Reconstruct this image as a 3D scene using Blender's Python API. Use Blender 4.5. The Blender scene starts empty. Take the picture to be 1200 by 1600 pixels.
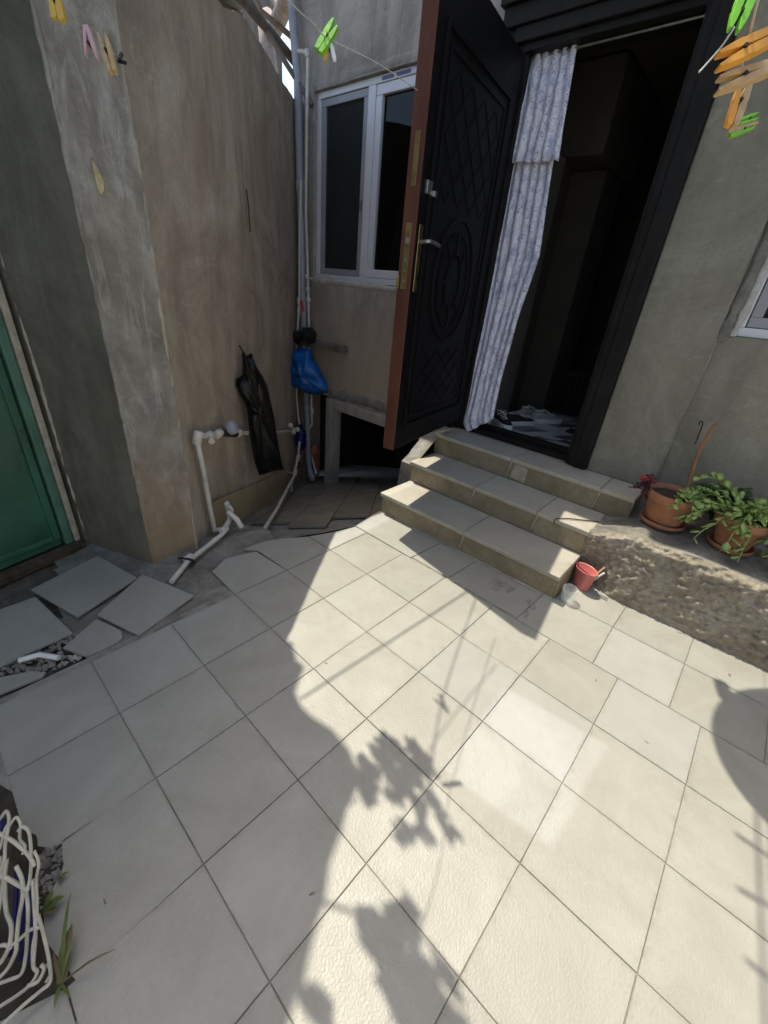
import bpy, bmesh, math, random
from mathutils import Vector, Matrix, noise
random.seed(7)
scene = bpy.context.scene
C = scene.collection
V = Vector
# ------------------------------------------------------------------ camera
R_ = V((0.73854, 0.66870, 0.08604)); U_ = V((-0.37606, 0.30265, 0.87578)); F_ = V((-0.55959, 0.67915, -0.47499))
CAM = V((0, 0, 1.5)); FOC = 647.66
cd = bpy.data.cameras.new('camera'); cam = bpy.data.objects.new('camera', cd); C.objects.link(cam)
cd.sensor_fit = 'VERTICAL'; cd.sensor_height = 36; cd.lens = 36 * FOC / 1600
cd.clip_start = 0.02; cd.clip_end = 500
cam.matrix_world = Matrix(((R_.x, U_.x, -F_.x, 0), (R_.y, U_.y, -F_.y, 0), (R_.z, U_.z, -F_.z, 1.5), (0, 0, 0, 1)))
scene.camera = cam
# ------------------------------------------------------------------ light
KX, KY = 0.45, -0.085                      # shadow run per metre of height
S = V((-KX, -KY, 1)).normalized()          # towards the sun
EL = math.asin(S.z)
w = bpy.data.worlds.new('World'); scene.world = w; w.use_nodes = True
nt = w.node_tree; bg = nt.nodes['Background']
sky = nt.nodes.new('ShaderNodeTexSky'); sky.sky_type = 'NISHITA'; sky.sun_disc = False
sky.sun_elevation = EL; sky.sun_rotation = math.atan2(S.x, S.y); sky.altitude = 0; sky.air_density = 1.0; sky.dust_density = 3.0; sky.ozone_density = 1.0
nt.links.new(sky.outputs[0], bg.inputs[0]); bg.inputs[1].default_value = 0.148
sl = bpy.data.lights.new('sun', 'SUN'); sun = bpy.data.objects.new('sun', sl); C.objects.link(sun)
sl.energy = 3.1; sl.angle = math.radians(0.42); sl.color = (1.0, 0.95, 0.85)
sun.rotation_euler = S.to_track_quat('Z', 'Y').to_euler()
vs = scene.view_settings; vs.view_transform = 'Standard'; vs.look = 'None'; vs.exposure = 1.0; vs.gamma = 1
scene.render.engine = 'CYCLES'
scene.cycles.max_bounces = 7; scene.cycles.diffuse_bounces = 3; scene.cycles.transparent_max_bounces = 12
scene.cycles.caustics_reflective = False; scene.cycles.caustics_refractive = False

# ------------------------------------------------------------------ survey helpers: a point of the photograph on a known plane
def ray(x, y): return R_ * ((x - 600) / FOC) - U_ * ((y - 800) / FOC) + F_
def gnd(x, y, z=0.0):
    d = ray(x, y); return CAM + d * ((z - 1.5) / d.z)
def wal(x, y, Y=3.06):
    d = ray(x, y); return CAM + d * (Y / d.y)
def pln(x, y, P, n):
    d = ray(x, y); return CAM + d * ((V(P) - CAM).dot(n) / d.dot(n))
def dep(x, y, t): return CAM + ray(x, y) * t          # t = depth along the view axis

# ------------------------------------------------------------------ materials
MATS = {}
def ramp(nt, fac, stops):
    r = nt.nodes.new('ShaderNodeValToRGB'); e = r.color_ramp.elements
    while len(e) < len(stops): e.new(0.5)
    for i, (p, c) in enumerate(stops):
        e[i].position = p; e[i].color = (*c, 1) if len(c) == 3 else c
    nt.links.new(fac, r.inputs[0]); return r.outputs[0]
def mix(nt, fac, a, b, mode='MIX'):
    m = nt.nodes.new('ShaderNodeMix'); m.data_type = 'RGBA'; m.blend_type = mode
    for sock, v in ((m.inputs[0], fac), (m.inputs[6], a), (m.inputs[7], b)):
        if hasattr(v, 'links'): nt.links.new(v, sock)
        elif isinstance(v, (int, float)): sock.default_value = v
        else: sock.default_value = (*v, 1)
    return m.outputs[2]
def tex(nt, kind, scale, co=None, **kw):
    t = nt.nodes.new('ShaderNodeTex' + kind); t.inputs['Scale'].default_value = scale
    for k, v in kw.items():
        if k in ('Detail', 'Roughness', 'Distortion', 'Randomness'): t.inputs[k].default_value = v
        else: setattr(t, k, v)
    if co is not None: nt.links.new(co, t.inputs['Vector'])
    return t
def coords(nt, which='Object', scale=(1, 1, 1), rand=False):
    tc = nt.nodes.new('ShaderNodeTexCoord'); m = nt.nodes.new('ShaderNodeMapping'); m.inputs['Scale'].default_value = scale
    nt.links.new(tc.outputs[which], m.inputs[0])
    if rand:
        oi = nt.nodes.new('ShaderNodeObjectInfo'); mu = nt.nodes.new('ShaderNodeMath'); mu.operation = 'MULTIPLY'; mu.inputs[1].default_value = 37
        nt.links.new(oi.outputs['Random'], mu.inputs[0]); nt.links.new(mu.outputs[0], m.inputs['Location'])
    return m.outputs[0]
def newmat(name, rough=0.6, col=(0.5, 0.5, 0.5), metal=0, spec=None):
    m = bpy.data.materials.new(name); m.use_nodes = True; b = m.node_tree.nodes['Principled BSDF']
    b.inputs['Base Color'].default_value = (*col, 1); b.inputs['Roughness'].default_value = rough; b.inputs['Metallic'].default_value = metal
    if spec is not None: b.inputs['Specular IOR Level'].default_value = spec
    MATS[name] = m
    return m, m.node_tree, b
def bump(nt, b, h, strength=0.3, dist=0.01, prev=None):
    n = nt.nodes.new('ShaderNodeBump'); n.inputs['Strength'].default_value = strength; n.inputs['Distance'].default_value = dist
    nt.links.new(h, n.inputs['Height'])
    if prev is not None: nt.links.new(prev, n.inputs['Normal'])
    nt.links.new(n.outputs[0], b.inputs['Normal']); return n.outputs[0]
def simple(name, col, rough=0.5, var=0.25, scale=8, metal=0, bmp=0.15, bscale=60, spec=None, dark=None, stretch=(1, 1, 1)):
    """base colour with procedural mottling and fine relief"""
    m, nt, b = newmat(name, rough, col, metal, spec)
    co = coords(nt, 'Object', stretch, True)
    n = tex(nt, 'Noise', scale, co, Detail=6, Roughness=0.6)
    lo = tuple(c * (1 - var) for c in col) if dark is None else dark; hi = tuple(min(1, c * (1 + var)) for c in col)
    nt.links.new(ramp(nt, n.outputs[0], [(0.3, lo), (0.7, hi)]), b.inputs['Base Color'])
    nr = nt.nodes.new('ShaderNodeMapRange'); nr.inputs[3].default_value = max(0.02, rough - 0.12); nr.inputs[4].default_value = min(1, rough + 0.12)
    nt.links.new(n.outputs[0], nr.inputs[0]); nt.links.new(nr.outputs[0], b.inputs['Roughness'])
    if bmp:
        f = tex(nt, 'Noise', bscale, co, Detail=4)
        bump(nt, b, f.outputs[0], bmp, 0.004)
    return m
def tile_mat(name, base, rough=0.42, grime=0.0):
    m, nt, b = newmat(name, rough, base)
    co = coords(nt, 'Object', (1, 1, 1), True)
    oi = nt.nodes.new('ShaderNodeObjectInfo')
    d = tuple(c * 0.945 for c in base); h = tuple(min(1, c * 1.04) for c in base)
    c0 = ramp(nt, oi.outputs['Random'], [(0, d), (0.5, base), (1, h)])
    n = tex(nt, 'Noise', 5, co, Detail=8, Roughness=0.65)
    c1 = mix(nt, ramp(nt, n.outputs[0], [(0.45, (0, 0, 0)), (0.75, (0.45, 0.45, 0.45))]), c0, tuple(c * 0.8 for c in (base[0], base[1] * 0.98, base[2] * 0.93)))
    sp = tex(nt, 'Noise', 120, co, Detail=3, Roughness=0.7)
    c2 = mix(nt, ramp(nt, sp.outputs[0], [(0.62, (0, 0, 0)), (0.75, (0.5, 0.5, 0.5))]), c1, tuple(c * 0.72 for c in base))
    # scuffs and small stains
    st = tex(nt, 'Noise', 14, co, Detail=10, Roughness=0.8, Distortion=1.5)
    c3 = mix(nt, ramp(nt, st.outputs[0], [(0.66, (0, 0, 0)), (0.72, (0.55, 0.55, 0.55))]), c2, (base[0] * 0.5, base[1] * 0.47, base[2] * 0.42))
    tg = nt.nodes.new('ShaderNodeTexCoord'); sx = nt.nodes.new('ShaderNodeSeparateXYZ'); nt.links.new(tg.outputs['Generated'], sx.inputs[0])
    def mth(op, a, bb=None):
        q = nt.nodes.new('ShaderNodeMath'); q.operation = op
        for k_, v_ in enumerate((a, bb)):
            if v_ is None: continue
            if hasattr(v_, 'links'): nt.links.new(v_, q.inputs[k_])
            else: q.inputs[k_].default_value = v_
        return q.outputs[0]
    ed_ = mth('MAXIMUM', mth('ABSOLUTE', mth('SUBTRACT', sx.outputs[0], 0.5)), mth('ABSOLUTE', mth('SUBTRACT', sx.outputs[1], 0.5)))
    jn = tex(nt, 'Noise', 22, co, Detail=7, Roughness=0.75)
    ef = mth('MULTIPLY', ramp(nt, ed_, [(0.44, (0, 0, 0)), (0.5, (0.8, 0.8, 0.8))]), ramp(nt, jn.outputs[0], [(0.44, (0, 0, 0)), (0.66, (0.8, 0.8, 0.8))]))
    c3 = mix(nt, ef, c3, (base[0] * 0.62, base[1] * 0.6, base[2] * 0.55))
    if grime:
        gm = tex(nt, 'Noise', 3.2, co, Detail=9, Roughness=0.7, Distortion=0.8)
        c3 = mix(nt, ramp(nt, gm.outputs[0], [(0.4, (grime,) * 3), (0.62, (0, 0, 0))]), c3, (base[0] * 0.5, base[1] * 0.48, base[2] * 0.42))
    nt.links.new(c3, b.inputs['Base Color'])
    f = tex(nt, 'Noise', 150, co, Detail=2, Roughness=0.5)
    v = tex(nt, 'Voronoi', 190, co)
    p = bump(nt, b, f.outputs[0], 0.5, 0.003)
    bump(nt, b, v.outputs[0], 0.12, 0.0015, p)
    rr = nt.nodes.new('ShaderNodeMapRange'); rr.inputs[3].default_value = rough - 0.1; rr.inputs[4].default_value = rough + 0.15
    nt.links.new(n.outputs[0], rr.inputs[0]); nt.links.new(rr.outputs[0], b.inputs['Roughness'])
    return m
def plaster(name, cols, streak=0.6, sscale=1.0, rough=0.9, bstr=0.5, extra=None):
    """cement render: blotches, soft run marks, trowel relief"""
    m, nt, b = newmat(name, rough)
    co = coords(nt, 'Object'); cv = coords(nt, 'Object', (2.4 * sscale, 2.4 * sscale, 0.55 * sscale))
    n1 = tex(nt, 'Noise', 1.7 * sscale, co, Detail=10, Roughness=0.68, Distortion=1.2)
    c = ramp(nt, n1.outputs[0], [(0.3, cols[0]), (0.5, cols[1]), (0.68, cols[2])])
    n2 = tex(nt, 'Noise', 1.3, cv, Detail=9, Roughness=0.7, Distortion=1.4)
    c = mix(nt, ramp(nt, n2.outputs[0], [(0.36, (streak,) * 3), (0.56, (0, 0, 0))]), c, tuple(x * 0.66 for x in cols[0]))
    n3 = tex(nt, 'Noise', 6, co, Detail=11, Roughness=0.78, Distortion=1.6)
    c = mix(nt, ramp(nt, n3.outputs[0], [(0.55, (0, 0, 0)), (0.72, (0.5, 0.5, 0.5))]), c, tuple(min(1, x * 1.3) for x in cols[2]))
    n4 = tex(nt, 'Noise', 38, co, Detail=6, Roughness=0.8)
    c = mix(nt, ramp(nt, n4.outputs[0], [(0.34, (0.3, 0.3, 0.3)), (0.5, (0, 0, 0))]), c, tuple(x * 0.75 for x in cols[0]))
    if extra: c = extra(nt, c, co, cv)
    nt.links.new(c, b.inputs['Base Color'])
    f = tex(nt, 'Noise', 8, co, Detail=11, Roughness=0.72, Distortion=0.6); g = tex(nt, 'Noise', 150, co, Detail=3)
    p = bump(nt, b, f.outputs[0], bstr, 0.025); bump(nt, b, g.outputs[0], 0.3, 0.003, p)
    return m
def pillar_extra(nt, c, co, cv):
    n = tex(nt, 'Noise', 2.6, cv, Detail=10, Roughness=0.72, Distortion=1.6)
    c = mix(nt, ramp(nt, n.outputs[0], [(0.5, (0, 0, 0)), (0.66, (0.8, 0.8, 0.8))]), c, (0.56, 0.55, 0.51))
    n = tex(nt, 'Noise', 3.1, co, Detail=8, Roughness=0.7)
    c = mix(nt, ramp(nt, n.outputs[0], [(0.52, (0, 0, 0)), (0.68, (0.7, 0.7, 0.7))]), c, (0.17, 0.16, 0.15))
    return low_stain(nt, c, co, (0.36, 0.25, 0.14), 0.15, 0.75)
def low_stain(nt, c, co, col, z0, z1):
    sp = nt.nodes.new('ShaderNodeSeparateXYZ'); nt.links.new(co, sp.inputs[0]); n = tex(nt, 'Noise', 4, co, Detail=9, Roughness=0.75, Distortion=1.0)
    ad = nt.nodes.new('ShaderNodeMath'); ad.operation = 'MULTIPLY_ADD'; ad.inputs[1].default_value = 0.9; nt.links.new(n.outputs[0], ad.inputs[0]); nt.links.new(sp.outputs[2], ad.inputs[2])
    mr = nt.nodes.new('ShaderNodeMapRange'); mr.inputs[1].default_value = z0 + 0.45; mr.inputs[2].default_value = z1 + 0.45; mr.inputs[3].default_value = 0.75; mr.inputs[4].default_value = 0.0; nt.links.new(ad.outputs[0], mr.inputs[0])
    return mix(nt, mr.outputs[0], c, col)
def damp_extra(nt, c, co, cv):
    n = tex(nt, 'Noise', 1.1, co, Detail=7, Roughness=0.65, Distortion=0.8)
    c = mix(nt, ramp(nt, n.outputs[0], [(0.48, (0, 0, 0)), (0.66, (0.5, 0.5, 0.5))]), c, (0.40, 0.31, 0.2))
    n = tex(nt, 'Voronoi', 30, co, Randomness=1.0)
    return mix(nt, ramp(nt, n.outputs[0], [(0.05, (0.35, 0.35, 0.35)), (0.14, (0, 0, 0))]), c, (0.2, 0.16, 0.12))

M_TILE = tile_mat('floor_tile_beige', (0.39, 0.382, 0.343), 0.42, 0.24)
M_TILE2 = tile_mat('floor_tile_pale', (0.395, 0.392, 0.365), 0.4, 0.12)
M_STEP = tile_mat('step_tile_sand', (0.50, 0.47, 0.40), 0.5, 0.3)
M_RISER = tile_mat('riser_tile_ochre', (0.37, 0.315, 0.215), 0.6, 0.7)
M_SKIRT = tile_mat('skirting_tile_tan', (0.52, 0.42, 0.26), 0.35, 0.5)
M_PITTILE = tile_mat('pit_tile_dusty', (0.27, 0.245, 0.195), 0.6, 0.6)
M_WALL = plaster('plaster_grey_brown', [(0.26, 0.24, 0.212), (0.42, 0.385, 0.34), (0.54, 0.50, 0.455)], 0.55, 1.0, 0.9, 0.5, lambda nt, c, co, cv: low_stain(nt, c, co, (0.50, 0.40, 0.29), 0.9, 1.7))
M_WALLR = plaster('plaster_olive_grey', [(0.195, 0.182, 0.143), (0.293, 0.273, 0.215), (0.377, 0.358, 0.293)], 0.35, 0.8)
M_LEFT = plaster('plaster_brown', [(0.31, 0.262, 0.205), (0.48, 0.415, 0.325), (0.60, 0.545, 0.455)], 0.5, 1.0, 0.92, 0.5, damp_extra)
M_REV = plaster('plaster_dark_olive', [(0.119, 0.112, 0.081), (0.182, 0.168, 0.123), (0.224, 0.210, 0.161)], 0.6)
M_PIL = plaster('plaster_pillar_mottled', [(0.25, 0.22, 0.175), (0.37, 0.335, 0.28), (0.49, 0.46, 0.40)], 0.5, 1.3, 0.9, 0.9, pillar_extra)
M_CONC = plaster('rough_concrete', [(0.15, 0.14, 0.115), (0.26, 0.245, 0.21), (0.36, 0.345, 0.31)], 0.2, 3.0, 0.95, 1.0)
def crevice_shade(nt, c, co, cv):  # crevice shade put into the colour as dark noise, plus pale flecks
    st = coords(nt, 'Object', (1, 1.6, 2.0))
    n = tex(nt, 'Noise', 13, st, Detail=12, Roughness=0.8, Distortion=2.2)
    c = mix(nt, ramp(nt, n.outputs[0], [(0.40, (0.6, 0.6, 0.6)), (0.5, (0, 0, 0))]), c, (0.15, 0.125, 0.09))
    n = tex(nt, 'Noise', 30, st, Detail=8, Roughness=0.8, Distortion=1.0)
    return mix(nt, ramp(nt, n.outputs[0], [(0.55, (0, 0, 0)), (0.68, (0.7, 0.7, 0.7))]), c, (0.5, 0.46, 0.38))
M_STONE = plaster('rough_stone_ledge', [(0.26, 0.225, 0.165), (0.39, 0.345, 0.265), (0.52, 0.475, 0.395)], 0.1, 2.6, 0.95, 1.0, crevice_shade)
M_LIME = plaster('limewash', [(0.55, 0.53, 0.48), (0.66, 0.64, 0.59), (0.74, 0.72, 0.67)], 0.2)
M_GROUT = simple('grout_bed', (0.27, 0.255, 0.22), 0.95, 0.35, 14)
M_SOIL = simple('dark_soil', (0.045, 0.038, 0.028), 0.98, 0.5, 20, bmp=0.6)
M_DIRT = simple('dirt_bed', (0.11, 0.095, 0.075), 0.98, 0.5, 18, bmp=0.7, bscale=40)
M_WHITE = simple('white_plastic_frame', (0.72, 0.73, 0.76), 0.35, 0.06, 5)
M_SASHGREY = simple('grey_screen_frame', (0.34, 0.34, 0.36), 0.45, 0.1, 6)
M_BLACK = simple('black_embossed_steel', (0.006, 0.006, 0.007), 0.5, 0.3, 6, bmp=0.25, bscale=160, spec=0.18)
M_FRAME = simple('black_door_frame', (0.013, 0.012, 0.011), 0.55, 0.4, 10, bmp=0.2, spec=0.2)
M_RED = simple('oxblood_steel_edge', (0.115, 0.038, 0.023), 0.45, 0.3, 7, stretch=(1, 1, 0.3))
M_BRASS = simple('aged_brass', (0.42, 0.32, 0.15), 0.35, 0.3, 20, metal=1)
M_STEEL = simple('worn_steel', (0.45, 0.45, 0.44), 0.4, 0.25, 20, metal=1)
M_PVC = simple('white_pvc_pipe', (0.62, 0.6, 0.54), 0.45, 0.15, 12)
M_PVCG = simple('grey_pvc_pipe', (0.36, 0.37, 0.42), 0.5, 0.2, 6)
M_GREEN = simple('green_gate_paint', (0.045, 0.15, 0.095), 0.32, 0.35, 3, bmp=0.08, bscale=20, spec=0.5)
M_GREEN2 = simple('green_frame_paint', (0.09, 0.2, 0.14), 0.4, 0.3, 6)
M_RUST = simple('rusty_threshold', (0.075, 0.055, 0.035), 0.85, 0.6, 16)
M_BAGK = simple('black_plastic_bag', (0.004, 0.004, 0.0045), 0.3, 0.4, 6, bmp=1.0, bscale=22, spec=0.3)
M_BAGB = simple('blue_plastic_bag', (0.006, 0.12, 0.42), 0.3, 0.45, 7, bmp=1.0, bscale=24)
M_BLUEC = simple('navy_plastic', (0.006, 0.008, 0.14), 0.4, 0.4, 10)
M_CLOTHK = simple('black_rag', (0.012, 0.012, 0.012), 0.95, 0.5, 30, bmp=0.6)
M_REDP = simple('red_lever', (0.5, 0.04, 0.03), 0.45, 0.2)
M_ORANGE = simple('orange_brick', (0.32, 0.11, 0.055), 0.85, 0.3, 20)
M_TERRA = simple('terracotta', (0.42, 0.19, 0.105), 0.8, 0.28, 9, bmp=0.2, bscale=90)
M_LEAF = simple('succulent_leaf', (0.31, 0.43, 0.13), 0.4, 0.35, 10, bmp=0.1)
M_LEAF2 = simple('dark_leaf', (0.05, 0.09, 0.025), 0.45, 0.4, 10, bmp=0.1)
M_PETAL = simple('crimson_petal', (0.55, 0.02, 0.04), 0.5, 0.3, 20)
M_MAROON = simple('maroon_leaf', (0.09, 0.025, 0.035), 0.5, 0.3, 20)
M_STICK = simple('brown_stick', (0.32, 0.15, 0.065), 0.7, 0.35, 30, stretch=(1, 1, 0.2))
M_PINK = simple('coral_plastic_cup', (0.62, 0.19, 0.18), 0.35, 0.1, 6, bmp=0.03)
M_WOOD = simple('pale_pin_wood', (0.55, 0.38, 0.19), 0.6, 0.25, 40, stretch=(0.3, 1, 1))
M_WOODO = simple('orange_pin_plastic', (0.75, 0.34, 0.04), 0.4, 0.2, 20)
M_PINGREEN = simple('lime_pin_plastic', (0.22, 0.62, 0.035), 0.35, 0.15, 20)
M_PINPINK = simple('pink_pin_plastic', (0.6, 0.38, 0.4), 0.45, 0.1, 20)
M_PINYEL = simple('yellow_pin_plastic', (0.62, 0.4, 0.06), 0.5, 0.15, 20)
M_LINE = simple('white_cord', (0.55, 0.54, 0.5), 0.6, 0.2, 60)
M_WIRE = simple('black_wire', (0.02, 0.02, 0.02), 0.6, 0.3)
M_TIMBER = simple('grey_timber', (0.17, 0.145, 0.12), 0.85, 0.35, 12, stretch=(1, 1, 0.2), bmp=0.4)
M_HATCH = simple('pale_grey_timber', (0.40, 0.37, 0.32), 0.85, 0.3, 9, stretch=(1, 1, 0.3), bmp=0.4)
M_SMUDGE = simple('dried_mud', (0.27, 0.258, 0.23), 0.9, 0.35, 30, bmp=0.3)
M_PEEL = simple('ochre_peeled_render', (0.52, 0.42, 0.24), 0.9, 0.25, 20, bmp=0.4)
M_BARK = simple('pale_bark', (0.34, 0.27, 0.23), 0.85, 0.3, 14, bmp=0.5)
M_TIN = simple('galvanised_tin', (0.36, 0.36, 0.35), 0.5, 0.25, 5, metal=0.6)
M_SOLE = simple('white_rubber_sole', (0.82, 0.82, 0.8), 0.6, 0.15)
M_SHOEK = simple('black_knit', (0.018, 0.018, 0.02), 0.9, 0.4, 40, bmp=0.4, bscale=200)
M_SHOEG = simple('grey_mesh', (0.42, 0.41, 0.39), 0.9, 0.25, 40, bmp=0.4, bscale=200)
M_LACE = simple('grey_lace', (0.66, 0.66, 0.63), 0.85, 0.1)
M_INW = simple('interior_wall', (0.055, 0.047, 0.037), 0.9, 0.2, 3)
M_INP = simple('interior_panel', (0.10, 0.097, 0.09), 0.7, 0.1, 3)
M_INF_L = simple('hall_tile_light', (0.58, 0.565, 0.55), 0.3, 0.1, 20)
M_INF_D = simple('hall_tile_dark', (0.12, 0.115, 0.115), 0.3, 0.1, 20)
M_INF_M = simple('hall_tile_mid', (0.40, 0.39, 0.38), 0.3, 0.1, 20)
M_STONES = simple('rubble_stone', (0.27, 0.255, 0.225), 0.9, 0.5, 7, bmp=0.5)
M_CABLE = simple('cream_cable', (0.50, 0.48, 0.40), 0.55, 0.3, 18, bmp=0.1)
M_GRASS = simple('weed_green', (0.13, 0.18, 0.045), 0.6, 0.35, 14)
M_GRASSD = simple('weed_dry', (0.16, 0.14, 0.07), 0.8, 0.3, 14)
M_PLIP = simple('white_plaster_lip', (0.5, 0.48, 0.43), 0.9, 0.3, 18, bmp=0.7, bscale=30)
M_MORTAR = simple('pale_mortar', (0.42, 0.38, 0.30), 0.95, 0.25, 20, bmp=0.5, bscale=40)
M_BRUSH = simple('pale_handle', (0.62, 0.44, 0.26), 0.5, 0.15, 14)
M_INKB = simple('printed_blue', (0.12, 0.13, 0.3), 0.5, 0.2, 30)
# glass
def glass_mat(name, tint, alpha):
    m, nt, b = newmat(name, 0.03, tint)
    out = nt.nodes['Material Output']; tr = nt.nodes.new('ShaderNodeBsdfTransparent'); tr.inputs[0].default_value = (*tint, 1)
    gl = nt.nodes.new('ShaderNodeBsdfGlossy'); gl.inputs['Roughness'].default_value = 0.02; gl.inputs['Color'].default_value = (0.5, 0.52, 0.52, 1)
    fr = nt.nodes.new('ShaderNodeFresnel'); fr.inputs[0].default_value = 1.5
    mx = nt.nodes.new('ShaderNodeMixShader'); nt.links.new(fr.outputs[0], mx.inputs[0]); nt.links.new(tr.outputs[0], mx.inputs[1]); nt.links.new(gl.outputs[0], mx.inputs[2])
    nt.links.new(mx.outputs[0], out.inputs[0]); return m
M_GLASS = glass_mat('window_glass', (0.25, 0.36, 0.28), 0)
m, nt, b = newmat('drinking_glass', 0.04, (0.85, 0.88, 0.88)); out = nt.nodes['Material Output']
tr = nt.nodes.new('ShaderNodeBsdfTransparent'); tr.inputs[0].default_value = (0.985, 0.99, 0.99, 1)
lw = nt.nodes.new('ShaderNodeLayerWeight'); lw.inputs[0].default_value = 0.3; rp = nt.nodes.new('ShaderNodeMapRange'); rp.inputs[1].default_value = 0.0; rp.inputs[2].default_value = 1.0; rp.inputs[3].default_value = 0.07; rp.inputs[4].default_value = 0.85  # whitish edges mixed in as the glass's rim highlight
nt.links.new(lw.outputs[1], rp.inputs[0]); mx = nt.nodes.new('ShaderNodeMixShader'); nt.links.new(rp.outputs[0], mx.inputs[0]); nt.links.new(tr.outputs[0], mx.inputs[1]); nt.links.new(b.outputs[0], mx.inputs[2]); nt.links.new(mx.outputs[0], out.inputs[0])
M_DRINK = m
m, nt, b = newmat('insect_screen', 0.9, (0.03, 0.035, 0.035)); out = nt.nodes['Material Output']
tr = nt.nodes.new('ShaderNodeBsdfTransparent'); mx = nt.nodes.new('ShaderNodeMixShader'); mx.inputs[0].default_value = 0.55
nt.links.new(tr.outputs[0], mx.inputs[1]); nt.links.new(b.outputs[0], mx.inputs[2]); nt.links.new(mx.outputs[0], out.inputs[0]); M_SCREEN = m
# curtain: lilac-white sheer with darker scroll print
m, nt, b = newmat('lilac_scroll_curtain', 0.85)
tc = nt.nodes.new('ShaderNodeTexCoord')
mp = nt.nodes.new('ShaderNodeMapping'); nt.links.new(tc.outputs['UV'], mp.inputs[0])
wn = tex(nt, 'Noise', 5, mp.outputs[0], Detail=3)
wm = nt.nodes.new('ShaderNodeMix'); wm.data_type = 'RGBA'; wm.blend_type = 'LINEAR_LIGHT'; wm.inputs[0].default_value = 0.12
nt.links.new(mp.outputs[0], wm.inputs[6]); nt.links.new(wn.outputs[1], wm.inputs[7])
v1 = tex(nt, 'Voronoi', 10, wm.outputs[2]); v2 = tex(nt, 'Voronoi', 21, wm.outputs[2]); d = tex(nt, 'Noise', 7, mp.outputs[0], Detail=6, Roughness=0.65)
c = mix(nt, ramp(nt, v1.outputs[0], [(0.40, (0, 0, 0)), (0.44, (0.8, 0.8, 0.8)), (0.48, (0, 0, 0))]), (0.76, 0.76, 0.85), (0.07, 0.07, 0.2))
c = mix(nt, ramp(nt, v2.outputs[0], [(0.26, (0, 0, 0)), (0.31, (0.7, 0.7, 0.7)), (0.37, (0, 0, 0))]), c, (0.14, 0.14, 0.28))
c = mix(nt, ramp(nt, d.outputs[0], [(0.48, (0, 0, 0)), (0.66, (0.65, 0.65, 0.65))]), c, (0.2, 0.21, 0.42))
nt.links.new(c, b.inputs['Base Color'])
M_CURT = m

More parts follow.
